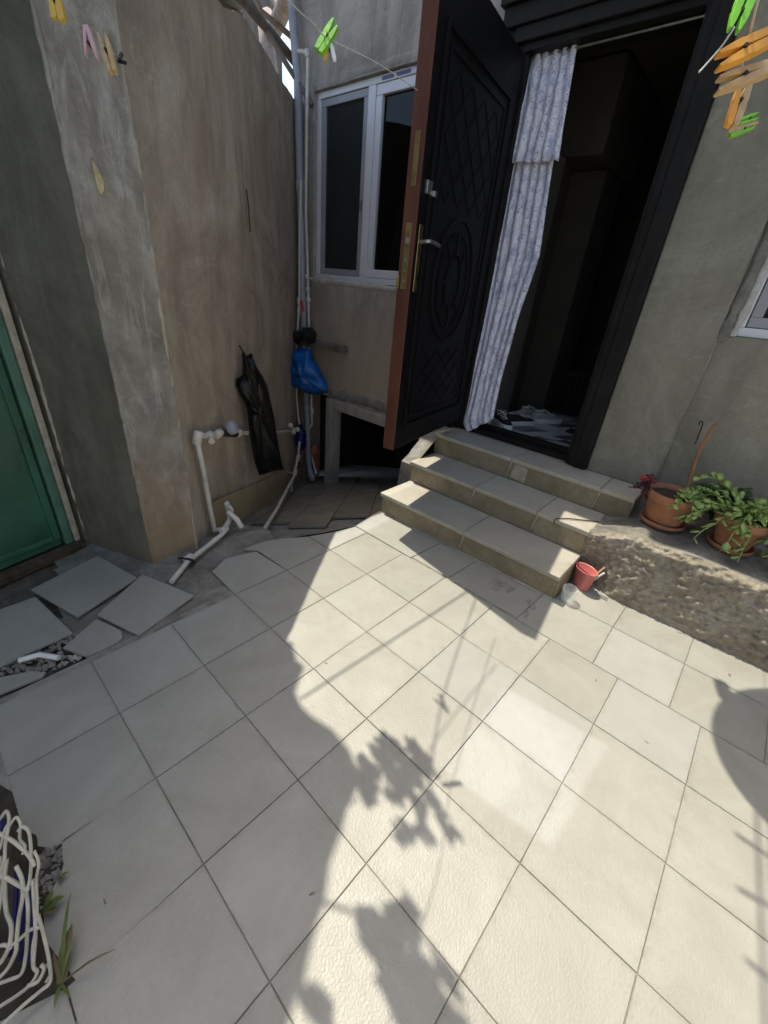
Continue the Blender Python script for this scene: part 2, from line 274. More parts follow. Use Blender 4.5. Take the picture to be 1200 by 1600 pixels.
# ------------------------------------------------------------------ mesh builder
class MB:
    def __init__(self): self.v = []; self.f = []; self.s = []; self.uv = None
    def add(self, vs, fs, smooth=False):
        o = len(self.v); self.v += [tuple(p) for p in vs]; self.f += [tuple(i + o for i in q) for q in fs]; self.s += [smooth] * len(fs); return self
    def box(self, a, b, M=None):
        x0, y0, z0 = a; x1, y1, z1 = b
        vs = [V((x, y, z)) for z in (z0, z1) for y in (y0, y1) for x in (x0, x1)]
        if M is not None: vs = [M @ p for p in vs]
        return self.add(vs, [(0, 2, 3, 1), (4, 5, 7, 6), (0, 1, 5, 4), (2, 6, 7, 3), (0, 4, 6, 2), (1, 3, 7, 5)])
    def bar(self, a, b, w, h, up=V((0, 0, 1))):
        a, b = V(a), V(b); d = (b - a).normalized(); s = d.cross(up)
        if s.length < 1e-4: s = d.cross(V((1, 0, 0)))
        s.normalize(); t = s.cross(d)
        vs = [p + s * i * w / 2 + t * j * h / 2 for p in (a, b) for j in (-1, 1) for i in (-1, 1)]
        return self.add(vs, [(0, 2, 3, 1), (4, 5, 7, 6), (0, 1, 5, 4), (2, 6, 7, 3), (0, 4, 6, 2), (1, 3, 7, 5)])
    def tube(self, pts, r, n=10, cap=True, rs=None, flat=1.0):
        pts = [V(p) for p in pts]; rings = []; up = None
        for i, p in enumerate(pts):
            d = (pts[min(i + 1, len(pts) - 1)] - pts[max(i - 1, 0)]).normalized()
            if up is None: up = d.orthogonal().normalized()
            up = (up - d * up.dot(d)); up = up.normalized() if up.length > 1e-5 else d.orthogonal().normalized()
            s = d.cross(up); rr = rs[i] if rs else r
            rings.append([p + (up * math.cos(a) * flat + s * math.sin(a)) * rr for a in [2 * math.pi * k / n for k in range(n)]])
        vs = [q for g in rings for q in g]; fs = []
        for i in range(len(pts) - 1):
            for k in range(n): fs.append((i * n + k, i * n + (k + 1) % n, (i + 1) * n + (k + 1) % n, (i + 1) * n + k))
        self.add(vs, fs, True)
        if cap:
            self.add(rings[0], [tuple(reversed(range(n)))]); self.add(rings[-1], [tuple(range(n))])
        return self
    def lathe(self, prof, n=32, c=(0, 0, 0), cap0=True, cap1=False, ell=(1, 1), M=None):
        c = V(c); vs = []; fs = []
        for (r, z) in prof:
            for k in range(n):
                a = 2 * math.pi * k / n; p = V((r * math.cos(a) * ell[0], r * math.sin(a) * ell[1], z))
                vs.append((M @ p if M is not None else p) + c)
        for i in range(len(prof) - 1):
            for k in range(n): fs.append((i * n + k, i * n + (k + 1) % n, (i + 1) * n + (k + 1) % n, (i + 1) * n + k))
        self.add(vs, fs, True)
        if cap0: self.add(vs[:n], [tuple(reversed(range(n)))])
        if cap1: self.add(vs[-n:], [tuple(range(n))])
        return self
    def prism(self, poly, z0, z1):
        """poly: list of 2-D or 3-D plan points"""
        n = len(poly); A = sum(poly[i][0] * poly[(i + 1) % n][1] - poly[(i + 1) % n][0] * poly[i][1] for i in range(n))
        if A < 0: poly = poly[::-1]
        f0 = (lambda x, y: z0) if not callable(z0) else z0; f1 = (lambda x, y: z1) if not callable(z1) else z1
        vs = [(p[0], p[1], f0(p[0], p[1])) for p in poly] + [(p[0], p[1], f1(p[0], p[1])) for p in poly]
        fs = [tuple(reversed(range(n))), tuple(range(n, 2 * n))] + [(i, (i + 1) % n, n + (i + 1) % n, n + i) for i in range(n)]
        return self.add(vs, fs)
    def slab(self, pts, off):
        """closed sheet: outline points and a thickness vector"""
        n = len(pts); off = V(off); vs = [V(p) for p in pts] + [V(p) + off for p in pts]
        return self.add(vs, [tuple(range(n)), tuple(reversed(range(n, 2 * n)))] + [(i, n + i, n + (i + 1) % n, (i + 1) % n) for i in range(n)])
    def build(self, name, mat, parent=None, bevel=0, loc=None, sub=0):
        me = bpy.data.meshes.new(name)
        vs = self.v
        if loc is not None: vs = [tuple(V(p) - V(loc)) for p in vs]
        me.from_pydata(vs, [], self.f); me.polygons.foreach_set('use_smooth', self.s); me.update()
        bm = bmesh.new(); bm.from_mesh(me); bmesh.ops.recalc_face_normals(bm, faces=bm.faces); bm.to_mesh(me); bm.free()
        me.materials.append(mat)
        o = bpy.data.objects.new(name, me); C.objects.link(o)
        if loc is not None: o.location = loc
        if parent is not None: o.parent = parent
        if bevel:
            b = o.modifiers.new('bevel', 'BEVEL'); b.width = bevel; b.segments = 2; b.limit_method = 'ANGLE'; b.angle_limit = math.radians(40)
        if sub:
            s = o.modifiers.new('sub', 'SUBSURF'); s.levels = sub; s.render_levels = sub
        return o
def tag(o, label=None, cat=None, group=None, kind=None):
    if label: o['label'] = label
    if cat: o['category'] = cat
    if group: o['group'] = group
    if kind: o['kind'] = kind
    return o
def thing(name, label, cat, group=None):
    o = bpy.data.objects.new(name, None); C.objects.link(o); o.empty_display_size = 0.1
    return tag(o, label, cat, group)
def struct(name):
    o = bpy.data.objects.new(name, None); C.objects.link(o); return tag(o, kind='structure')
def copy_tree(o, parent=None):
    c = o.copy(); C.objects.link(c); c.parent = parent
    for ch in list(o.children): copy_tree(ch, c)
    return c
def nz(p, s=1.0, o=0): return noise.noise(V(p) * s + V((o, o * 1.7, o * 0.3)))
def smooth_path(pts, n=6):
    pts = [V(p) for p in pts]; out = []
    for i in range(len(pts) - 1):
        p0, p1, p2, p3 = pts[max(i - 1, 0)], pts[i], pts[i + 1], pts[min(i + 2, len(pts) - 1)]
        for k in range(n):
            t = k / n; out.append(0.5 * ((2 * p1) + (p2 - p0) * t + (2 * p0 - 5 * p1 + 4 * p2 - p3) * t * t + (3 * p1 - p0 - 3 * p2 + p3) * t ** 3))
    out.append(pts[-1]); return out
def wall_holes(mb, x0, x1, z0, z1, y0, y1, holes, ztop=None):
    xs = sorted({x0, x1, *[h[0] for h in holes], *[h[1] for h in holes]}); zs = sorted({z0, z1, *[h[2] for h in holes], *[h[3] for h in holes]})
    solid = {}
    for i in range(len(xs) - 1):
        for k in range(len(zs) - 1):
            cx, cz = (xs[i] + xs[i + 1]) / 2, (zs[k] + zs[k + 1]) / 2
            solid[i, k] = not any(h[0] < cx < h[1] and h[2] < cz < h[3] for h in holes)
    for (i, k), s in solid.items():
        if not s: continue
        a, b, c, d = xs[i], xs[i + 1], zs[k], zs[k + 1]
        mb.add([(a, y0, c), (b, y0, c), (b, y0, d), (a, y0, d)], [(0, 1, 2, 3)]); mb.add([(a, y1, c), (b, y1, c), (b, y1, d), (a, y1, d)], [(3, 2, 1, 0)])
        for di, dk, q in ((-1, 0, [(a, y0, c), (a, y0, d), (a, y1, d), (a, y1, c)]), (1, 0, [(b, y0, c), (b, y1, c), (b, y1, d), (b, y0, d)]),
                          (0, -1, [(a, y0, c), (a, y1, c), (b, y1, c), (b, y0, c)]), (0, 1, [(a, y0, d), (b, y0, d), (b, y1, d), (a, y1, d)])):
            if not solid.get((i + di, k + dk), False): mb.add(q, [(0, 1, 2, 3)])

# ================================================================== SETTING
TS = 0.3315
GO = V((-1.665, 0.171, 0)); GA = V((0.0047, 0.3315, 0)); GB = V((0.3315, -0.0047, 0))
def grid(i, j): return GO + GA * i + GB * j
def rampz(x, y): return 0.27 * (x + 2.05) - 0.117 * (y - 1.33) - 0.05
# ground bed below the tiles, open where the floor falls away to the basement hatch
EDGE = [gnd(*q) for q in ((331, 893), (352, 872), (380, 858), (410, 846), (440, 841), (482, 838), (505, 834), (530, 829), (557, 822), (578, 809), (598, 799))]
gb = MB()
zg = -0.0045
gb.add([(-1.70, -25, zg), (25, -25, zg), (25, 4.0, zg), (-1.70, 4.0, zg)], [(0, 1, 2, 3)])
zl = -0.06
gb.add([(-25, -25, zl), (-1.70, -25, zl), (-1.70, 0.62, zl), (-25, 0.62, zl)], [(0, 1, 2, 3)])
gb.add([(-2.4, 0.62, -0.05), (-1.70, 0.62, -0.05), (-1.70, 1.9, -0.05), (-1.78, 1.75, -0.05), (-1.98, 1.3, -0.05), (-2.15, 1.2, -0.05), (-2.4, 1.05, -0.05)], [(0, 1, 2, 3, 4, 5, 6)])
gb.add([(-25, 5.5, zg), (25, 5.5, zg), (25, 40, zg), (-25, 40, zg)], [(0, 1, 2, 3)])
ground = gb.build('ground', M_GROUT); tag(ground, kind='structure')
floor = struct('courtyard_floor')
def tile_mesh(w, h, t=0.014, gap=0.0026, bev=0.0012):
    mb = MB(); a, b = w / 2 - gap / 2, h / 2 - gap / 2
    vs = [(-a, -b, -t), (a, -b, -t), (a, b, -t), (-a, b, -t), (-a, -b, -bev), (a, -b, -bev), (a, b, -bev), (-a, b, -bev),
          (-a + bev, -b + bev, 0), (a - bev, -b + bev, 0), (a - bev, b - bev, 0), (-a + bev, b - bev, 0)]
    mb.add(vs, [(8, 9, 10, 11)] + [(i, (i + 1) % 4, (i + 1) % 4 + 4, i + 4) for i in range(4)] + [(i + 4, (i + 1) % 4 + 4, (i + 1) % 4 + 8, i + 8) for i in range(4)])
    return mb
proto = tile_mesh(TS, TS).build('floor_tile', M_TILE, floor)
proto2 = tile_mesh(TS, TS).build('floor_tile', M_TILE2, floor)
used = {1: False, 2: False}
def put_tile(c, rz=0.0, kind=1):
    p = proto if kind == 1 else proto2
    if used[kind]: o = p.copy(); C.objects.link(o)
    else: o = p; used[kind] = True
    o.location = (c[0], c[1], random.uniform(-0.0012, 0.0008))
    o.rotation_euler = (random.uniform(-1, 1) * 0.0022, random.uniform(-1, 1) * 0.0022, -0.0142 + rz + random.uniform(-1, 1) * 0.003); o.parent = floor
PALE = {(3, 4), (4, 5), (5, 4), (3, 3)}
for i in range(-3, 5):
    for j in range(0, 10):
        if (i, j) in ((-1, 1), (-1, 2), (-2, 2), (-2, 1), (-2, 0), (-2,3)): continue
        c = grid(i + 0.5, j + 0.5)
        put_tile(c, 0, 2 if (i, j) in PALE else 1)
def ptile(pts, mat=M_TILE, z=0.0, t=0.014, name='floor_tile', par=None, jit=0):
    c = sum((V((p[0], p[1], 0)) for p in pts), V()) / len(pts)
    q = []
    for p in pts:
        d = (V((p[0], p[1], 0)) - c); q.append(c + d * (1 - 0.0026 / max(d.length, 0.02)))
    mb = MB().prism(q, z - t, z)
    return mb.build(name, mat, par or floor, 0.0015, loc=(c.x, c.y, 0))
# tile beside the cable tangle: chipped corner
def ij(i, j): p = grid(i, j); return (p.x, p.y)
hole = [gnd(*q) for q in ((96, 1312), (96, 1335), (98, 1350), (93, 1365), (82, 1385), (72, 1405), (66, 1425), (68, 1470), (96, 1537))]
ptile([ij(0, 2), ij(0, 3)] + [(-0.668, -0.158)] + [(p.x, p.y) for p in reversed(hole[:-1])])
ptile([ij(0, 1), ij(0, 2), ij(-0.86, 2), ij(-1, 1.8), ij(-1, 1)])
ptile([ij(-1, 3), ij(-1, 4), ij(-2, 4), ij(-2, 3.0), ij(-1.5, 2.8)])
# rows against the steps and the stone ledge
ptile([ij(5, -0.35), ij(5, 1.2), (-1.22, 2.128), (-1.80, 2.128)], z=0.004)
ptile([ij(5.04, 1.2), ij(5.04, 2.05), (-0.94, 2.128), (-1.22, 2.128)], z=0.001)
ptile([ij(5.04, 2.05), ij(5.03, 3.43), (-0.49, 2.128), (-0.94, 2.128)], z=0.0)
ptile([ij(5, 3.43), ij(5, 4.65), ij(6.06, 4.62), (-0.43, 2.16), (-0.49, 2.128)])
ptile([ij(5, 4.65), ij(5, 5.64), ij(6.06, 5.64), ij(6.06, 4.62)], M_TILE2)
for k in range(6):
    ptile([ij(5, 5.64 + k), ij(5, 6.64 + k), ij(6.06, 6.64 + k), ij(6.06, 5.64 + k)])
    ptile([ij(6.06, 5.64 + k), ij(6.06, 6.64 + k), ij(7.1, 6.64 + k), ij(7.1, 5.64 + k)])
ptile([(-0.425, 2.16), ij(6.06, 4.62), ij(7.1, 4.62), (-0.425, 2.5)])
ptile([ij(6.06, 4.62), ij(6.06, 5.64), ij(7.1, 5.64), ij(7.1, 4.62)])
# column on the left that ends at the broken edge
E_ = lambda a, b: [(p.x, p.y) for p in EDGE[a:b]]
ptile([ij(2, 0), ij(3, 0), (-1.93, 1.14), (EDGE[1].x, EDGE[1].y), (EDGE[0].x, EDGE[0].y), (-1.9, 0.843)])
ptile([ij(3, 0), ij(4, 0), (EDGE[5].x, EDGE[5].y), (EDGE[4].x, EDGE[4].y), (EDGE[3].x, EDGE[3].y), (EDGE[2].x, EDGE[2].y), (-1.935, 1.15)])
ptile([ij(4, 0), ij(5, 0), ij(5, -0.35), (EDGE[8].x, EDGE[8].y), (EDGE[7].x, EDGE[7].y), (EDGE[6].x, EDGE[6].y), (EDGE[5].x, EDGE[5].y)])
sp_ = MB(); sp_.add([(-1.36, -0.2, -0.0025), (-0.99, -0.05, -0.0025), (-0.6, -0.13, -0.0025), (-0.62, -0.5, -0.0025), (-1.5, -0.9, -0.0025)], [(0, 1, 2, 3, 4)]); o = sp_.build('soil_patch', M_SOIL); tag(o, kind='structure')
# loose and broken tiles by the gate
def loose(px, zs, name='floor_tile', mat=M_TILE):
    pts = [gnd(*q, z) for q, z in zip(px, zs)]
    c = sum(pts, V()) / len(pts); n = (pts[1] - pts[0]).cross(pts[2] - pts[0]).normalized()
    if n.z < 0: n = -n
    return MB().slab(pts, -n * 0.013).build(name, mat, floor, 0.0015)
loose([(48, 921), (153, 868), (214, 902), (120, 963)], [0.016, 0.012, 0.02, 0.024])
loose([(152, 960), (222, 897), (303, 930), (216, 992)], [0.016, 0.02, 0.014, 0.011])
loose([(0, 1040), (-60, 1062), (-70, 975), (0, 952), (55, 932), (113, 988)], [0.012] * 6)
loose([(98, 1012), (150, 967), (178, 979), (190, 986), (191, 996), (182, 1004), (135, 1025)], [0.005] * 7)
loose([(0, 1083), (-60, 1108), (-60, 1085), (0, 1058), (50, 1048), (72, 1050), (66, 1057)], [0.0] * 7)
# rough concrete where tiles are missing
def patch(name, poly, zf, mat, step=0.02, amp=0.012, parent=None, seed=0):
    xs = [p[0] for p in poly]; ys = [p[1] for p in poly]
    def inside(x, y):
        r = False; n = len(poly)
        for a in range(n):
            x1, y1 = poly[a][:2]; x2, y2 = poly[(a + 1) % n][:2]
            if (y1 > y) != (y2 > y) and x < (x2 - x1) * (y - y1) / (y2 - y1) + x1: r = not r
        return r
    nx = int((max(xs) - min(xs)) / step) + 1; ny = int((max(ys) - min(ys)) / step) + 1
    idx = {}; mb = MB(); vs = []; fs = []
    for b in range(ny + 1):
        for a in range(nx + 1):
            x, y = min(xs) + a * step, min(ys) + b * step
            idx[a, b] = len(vs); h = nz((x, y, 0), 9, seed) * amp + nz((x, y, 0), 30, seed) * amp * 0.5 + nz((x, y, 0), 3, seed) * amp
            vs.append((x, y, zf(x, y) + h))
    for b in range(ny):
        for a in range(nx):
            if inside(min(xs) + (a + .5) * step, min(ys) + (b + .5) * step): fs.append((idx[a, b], idx[a + 1, b], idx[a + 1, b + 1], idx[a, b + 1]))
    mb.add(vs, fs, True); return mb.build(name, mat, parent)
cp = patch('concrete_patch', [(-2.75, 0.3), (-2.0, 0.15), (-1.67, 0.2), (-1.67, 0.86), (-1.9, 0.86), (-1.95, 1.1), (-2.0, 1.3), (-2.1, 1.36), (-2.3, 1.32), (-2.55, 1.35), (-2.75, 1.0)],
           lambda x, y: min(-0.02 if x > -2.02 else -0.012, rampz(x, y) + 0.06) if y > 0.84 else -0.006 - max(0, 0.45 - y) * 0.03, M_CONC, 0.018, 0.008)
tag(cp, kind='structure')
db = patch('dirt_bed', [(-2.7, -1.2), (-1.69, -1.2), (-1.69, 0.3), (-2.7, 0.5)], lambda x, y: -0.03, M_DIRT, 0.03, 0.01, None, 3); tag(db, kind='structure')
# sunken ramp towards the hatch, with dusty tiles laid parallel to the side wall
pit = struct('sunken_ramp')
pb = MB(); q = [(-4.6, 0.9), (-2.4, 0.9), (-2.12, 1.3), (-1.95, 1.7), (-1.85, 2.1), (-1.78, 2.6), (-1.72, 4.6), (-4.6, 4.6)]
pb.add([(x, y, rampz(x, y) - 0.03) for x, y in q], [tuple(range(8))]); pb.build('ramp_bed', M_CONC, pit)
n_r = V((-0.27, 0.117, 1)).normalized(); P_r = V((-2.05, 1.33, -0.05))
s0, s1 = pln(502, 833, P_r, n_r), pln(545, 770, P_r, n_r); dU = (s1 - s0).normalized(); dW = n_r.cross(dU).normalized()
# stairs-like bond: long boards of tile following the seams seen in the photo
ang0 = s0
for a in range(-7, 6):
    for b_ in range(-3, 8):
        w_, h_ = 0.30, 0.40
        off = 0.13 * ((a * 7) % 3)
        cs = []
        ok = True
        for (du, dv) in ((0, 0), (1, 0), (1, 1), (0, 1)):
            p = ang0 + dU * ((b_ + du) * h_ + off - 0.2) + dW * ((a + dv) * w_); cs.append(p)
        c = sum(cs, V()) / 4
        if not (-4.3 < c.x < -1.75 and 1.2 < c.y < 3.4): continue
        if any(rampz(p.x, p.y) > -0.035 or (p.x > -2.16 + (p.y - 1.3) * 0.5 and p.y < 1.75) for p in cs): continue
        cs = [c + (p - c) * 0.982 for p in cs]
        MB().slab([p + n_r * random.uniform(-0.002, 0.003) for p in cs], -n_r * 0.02).build('ramp_tile', M_PITTILE, pit, 0.002)

# ================================================================== BUILDINGS
house = thing('house', 'grey-brown rendered house front with black doorway above steps and white windows', 'house')
HY = 3.06
hb = MB()
WX0, WX1, WZ0, WZ1 = -3.735, -2.30, 1.515, 2.90
wall_holes(hb, -3.985, -0.285, -1.2, 4.15, HY, HY + 0.28, [(WX0, WX1, WZ0, WZ1), (-1.92, -0.70, 0.489, 2.94), (-3.93, -2.15, -1.2, 0.40)])
hb.build('wall', M_WALL, house)
hb = MB(); wall_holes(hb, -0.285, 5.0, -0.5, 4.15, HY + 0.018, HY + 0.28, [(-0.235, 1.15, 1.43, 2.75)]); hb.build('wall', M_WALLR, house)
# olive render right of the door (thin coat)
hb = MB(); hb.box((-0.695, HY - 0.012, 0.495), (-0.287, HY - 0.0005, 4.1)); o = hb.build('render_coat', M_WALLR, house, 0.004)
# roof slab
hb = MB(); hb.prism([(-3.985, HY - 0.01), (-2.6, HY - 0.01), (-2.58, HY - 0.10), (-1.86, HY - 0.10), (-1.84, HY - 0.215), (5, HY - 0.215), (5, HY + 6), (-3.985, HY + 6)], 4.152, 4.30); hb.build('roof', M_CONC, house)
# ragged lip under and over the left window, crack at the coat edge
def ragged(name, pts, wdt, out, mat, par, seed=0, n=10):
    pts = smooth_path(pts, n); mb = MB(); k = 6; rings = []
    for i, p in enumerate(pts):
        d = (pts[min(i + 1, len(pts) - 1)] - pts[max(i - 1, 0)]).normalized(); s = d.cross(V((0, -1, 0))).normalized()
        wv = wdt * (0.7 + 0.9 * abs(nz((i * 0.37, seed, 0), 1)) + 0.5 * nz((i * 1.1, seed, 4), 1)); o_ = out * (0.7 + 0.6 * nz((i * 0.6, seed, 9), 1))
        rings.append([p + s * math.cos(a) * wv + V((0, -1, 0)) * max(0, math.sin(a)) * o_ + V((0, 0.004, 0)) for a in [math.pi * q / (k - 1) for q in range(k)]])
    vs = [v for r in rings for v in r]; fs = [(i * k + j, i * k + j + 1, (i + 1) * k + j + 1, (i + 1) * k + j) for i in range(len(rings) - 1) for j in range(k - 1)]
    mb.add(vs, fs, True); return mb.build(name, mat, par)
ragged('plaster_lip', [(WX0 - 0.02, HY, WZ0 - 0.012), (-3.0, HY, WZ0 - 0.02), (WX1, HY, WZ0 - 0.03)], 0.03, 0.015, M_PLIP, house, 1)
ragged('plaster_lip', [(WX0, HY, WZ1 + 0.03), (-3.0, HY, WZ1 + 0.035), (WX1, HY, WZ1 + 0.03)], 0.035, 0.01, M_WALL, house, 2)
ragged('plaster_lip', [(-3.42, HY, 0.44), (-2.9, HY, 0.47), (-2.1, HY, 0.45)], 0.06, 0.03, M_CONC, house, 3)
ragged('plaster_lip', [(-0.287, HY, 0.5), (-0.287, HY, 1.0), (-0.283, HY, 1.5)], 0.012, 0.012, M_WALLR, house, 4)
ragged('plaster_lip', [(-0.265, HY, 1.4), (-0.25, HY, 1.8), (-0.255, HY, 2.8)], 0.03, 0.02, M_CONC, house, 5)
ragged('plaster_lip', [(-0.225, HY + 0.01, 1.43), (-0.215, HY + 0.01, 1.7), (-0.22, HY + 0.01, 2.7)], 0.022, 0.014, M_PLIP, house, 6)
# windows --------------------------------------------------------
def frame_rect(mb, x0, x1, z0, z1, w, y0, y1):
    mb.box((x0, y0, z0), (x1, y1, z0 + w)); mb.box((x0, y0, z1 - w), (x1, y1, z1)); mb.box((x0, y0, z0 + w), (x0 + w, y1, z1 - w)); mb.box((x1 - w, y0, z0 + w), (x1, y1, z1 - w))
def window(x0, x1, z0, z1, xm, label):
    wn = MB(); frame_rect(wn, x0 + 0.002, x1 - 0.002, z0 + 0.002, z1 - 0.002, 0.045, HY + 0.035, HY + 0.12); wn.box((xm - 0.04, HY + 0.036, z0 + 0.047), (xm + 0.04, HY + 0.119, z1 - 0.047))
    wf = wn.build('window', M_WHITE, house, 0.004); wf['label'] = label
    s = MB(); frame_rect(s, x0 + 0.052, xm - 0.044, z0 + 0.05, z1 - 0.05, 0.05, HY + 0.045, HY + 0.085); s.build('screen_frame', M_SASHGREY, wf, 0.004)
    s = MB(); s.box((x0 + 0.1, HY + 0.062, z0 + 0.1), (xm - 0.094, HY + 0.064, z1 - 0.1)); s.build('insect_screen', M_SCREEN, wf)
    s = MB(); s.box((x0 + 0.05, HY + 0.098, z0 + 0.05), (xm - 0.045, HY + 0.103, z1 - 0.05)); s.build('pane', M_GLASS, wf)
    s = MB(); frame_rect(s, xm + 0.044, x1 - 0.052, z0 + 0.05, z1 - 0.05, 0.065, HY + 0.04, HY + 0.1); s.build('sash', M_WHITE, wf, 0.006)
    s = MB(); s.box((xm + 0.1, HY + 0.07, z0 + 0.11), (x1 - 0.11, HY + 0.075, z1 - 0.11)); s.build('pane', M_GLASS, wf)
    s = MB(); s.box((xm - 0.075, HY + 0.03, z0 + 0.55), (xm - 0.055, HY + 0.044, z0 + 0.62)); s.build('latch', M_STEEL, wf, 0.003)
    return wf
wl = window(WX0, WX1, WZ0, WZ1, -3.08, 'white two-pane window with grey screen, left of the door')
wr = window(-0.235, 1.15, 1.43, 2.75, 0.45, 'white window at the right edge with grey screen')
# printed protective film on the top rail
for xa, xb in ((-2.98, -2.86), (-2.84, -2.70), (-2.62, -2.50)):
    s = MB(); s.box((xa, HY + 0.0335, WZ1 - 0.038), (xb, HY + 0.0345, WZ1 - 0.016)); s.build('film_print', M_INKB, wl)
# timber hatch frame over the basement opening
hf = MB(); hf.box((-3.44, HY - 0.06, -0.9), (-3.335, HY + 0.08, 0.40)); hf.build('hatch_post', M_HATCH, house, 0.006)
hf = MB(); hf.box((-3.333, HY - 0.058, 0.30), (-2.13, HY + 0.08, 0.398)); hf.build('hatch_beam', M_HATCH, house, 0.006)
# dark cellar behind the hatch
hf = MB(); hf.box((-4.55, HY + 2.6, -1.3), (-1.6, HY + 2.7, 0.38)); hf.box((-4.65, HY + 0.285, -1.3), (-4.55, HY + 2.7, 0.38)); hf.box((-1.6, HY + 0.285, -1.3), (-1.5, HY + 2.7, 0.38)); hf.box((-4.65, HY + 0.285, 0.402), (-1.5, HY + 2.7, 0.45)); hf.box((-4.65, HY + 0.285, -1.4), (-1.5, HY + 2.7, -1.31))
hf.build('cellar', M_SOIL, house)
# door frame: stepped black architrave
df = MB()
for (xa, xb, ya) in ((-0.79, -0.70, HY - 0.05), (-0.835, -0.79, HY - 0.035), (-0.86, -0.835, HY - 0.01)): df.box((xa, ya, 0.493), (xb, HY + 0.2, 2.94))
jr = df.build('door_jamb', M_FRAME, house, 0.005)
df = MB()
for (xa, xb, ya) in ((-1.918, -1.85, HY - 0.02), (-1.85, -1.79, HY + 0.0), (-1.79, -1.765, HY + 0.012)): df.box((xa, ya, 0.493), (xb, HY + 0.2, 2.94))
df.build('door_jamb', M_FRAME, house, 0.005)
df = MB(); df.box((-1.94, HY - 0.05, 2.90), (-0.70, HY + 0.19, 2.99)); df.box((-1.85, HY - 0.036, 2.83), (-0.791, HY + 0.188, 2.899)); df.box((-1.79, HY - 0.012, 2.79), (-0.836, HY + 0.186, 2.829)); df.box((-1.96, HY - 0.075, 2.991), (-0.68, HY - 0.001, 3.03))
df.build('door_lintel', M_FRAME, house, 0.005)
df = MB(); df.box((-1.764, HY + 0.02, 0.491), (-0.861, HY + 0.12, 0.53)); df.box((-1.764, HY + 0.121, 0.491), (-0.861, HY + 0.19, 0.55)); df.build('door_sill', M_FRAME, house, 0.006)
# hallway
FZ = 0.50
hw = MB()
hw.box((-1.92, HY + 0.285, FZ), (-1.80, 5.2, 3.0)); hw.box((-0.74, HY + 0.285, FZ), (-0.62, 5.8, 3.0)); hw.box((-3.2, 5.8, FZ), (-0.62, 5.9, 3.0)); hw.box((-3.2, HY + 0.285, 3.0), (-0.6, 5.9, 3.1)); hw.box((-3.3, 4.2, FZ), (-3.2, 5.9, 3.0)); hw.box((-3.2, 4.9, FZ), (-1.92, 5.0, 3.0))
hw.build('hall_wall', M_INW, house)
# built-in panel and a pale door stile just inside, left
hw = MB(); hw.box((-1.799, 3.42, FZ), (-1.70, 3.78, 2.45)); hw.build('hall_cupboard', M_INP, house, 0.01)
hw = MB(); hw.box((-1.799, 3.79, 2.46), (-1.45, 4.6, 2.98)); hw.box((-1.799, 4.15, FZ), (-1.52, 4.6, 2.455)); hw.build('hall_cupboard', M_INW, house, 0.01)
hw = MB(); hw.box((-1.70, 3.405, FZ), (-1.675, 3.418, 2.42)); hw.build('cupboard_edge', M_WHITE, house)
# closed dark rooms behind the two windows
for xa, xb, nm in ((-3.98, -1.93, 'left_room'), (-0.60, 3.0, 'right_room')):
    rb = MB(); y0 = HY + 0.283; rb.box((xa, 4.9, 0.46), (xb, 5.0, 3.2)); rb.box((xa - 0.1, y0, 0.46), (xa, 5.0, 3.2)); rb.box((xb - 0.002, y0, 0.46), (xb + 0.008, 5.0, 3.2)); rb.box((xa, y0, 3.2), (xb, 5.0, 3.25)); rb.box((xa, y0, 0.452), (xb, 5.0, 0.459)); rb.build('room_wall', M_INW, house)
# hall floor: mixed rhombic tiles
fl = MB(); fl.box((-3.2, HY + 0.195, 0.40), (-0.6, 5.9, FZ - 0.006)); fl.build('hall_floor', M_GROUT, house)
e1 = V((0.13, 0.0, 0)); e2 = V((0.065, 0.113, 0)); e3 = e2 - e1
hx = V((-1.9, HY + 0.20, FZ))
for a in range(-8, 12):
    for b_ in range(0, 16):
        o_ = hx + e1 * a * 1 + e2 * b_ + e3 * 0
        for q, mt in (((V((0, 0, 0)), e1, e1 + e2, e2), (M_INF_L, M_INF_D, M_INF_M)[random.Random(a * 31 + b_ * 7).randint(0, 2)]),):
            pts = [o_ + p for p in q]
            if all(-1.79 < p.x < -0.75 and HY + 0.195 < p.y < 4.4 for p in pts):
                c = sum(pts, V()) / 4; MB().slab([c + (p - c) * 0.985 for p in pts], (0, 0, -0.006)).build('hall_tile', mt, house)
# door leaf ------------------------------------------------------
HP = V((-1.775, 3.035, 0)); OP = V((-1.612, 1.985, 0)); du = (HP - OP); DW = du.length; du.normalize(); dn = V((du.y, -du.x, 0))   # dn faces the courtyard's right
if dn.x < 0: dn = -dn
DZ0, DZ1, DT = 0.58, 2.775, 0.075
DM = Matrix(((du.x, dn.x, 0, OP.x), (du.y, dn.y, 0, OP.y), (0, 0, 1, 0), (0, 0, 0, 1)))      # local: x along the leaf from its free edge, y out of the inner face
d0 = MB().box((0.006, -DT, DZ0), (DW, 0, DZ1), DM); door = d0.build('door', M_BLACK, house, 0.004); door['label'] = 'black embossed steel door leaf standing open with red-brown edge'
MB().box((-0.004, -DT - 0.002, DZ0 - 0.002), (0.0055, 0.003, DZ1 + 0.002), DM).build('edge_strip', M_RED, door, 0.002)
MB().box((0.0065, -DT - 0.006, DZ0), (DW, -DT - 0.0005, DZ1), DM).build('outer_skin', M_RED, door)
def dbar(mb, a, b, w=0.02, h=0.012): mb.bar(DM @ V((a[0], h / 2 - 0.001, a[1])), DM @ V((b[0], h / 2 - 0.001, b[1])), w, h, up=(DM.to_3x3() @ V((0, 1, 0))))
fr = MB()
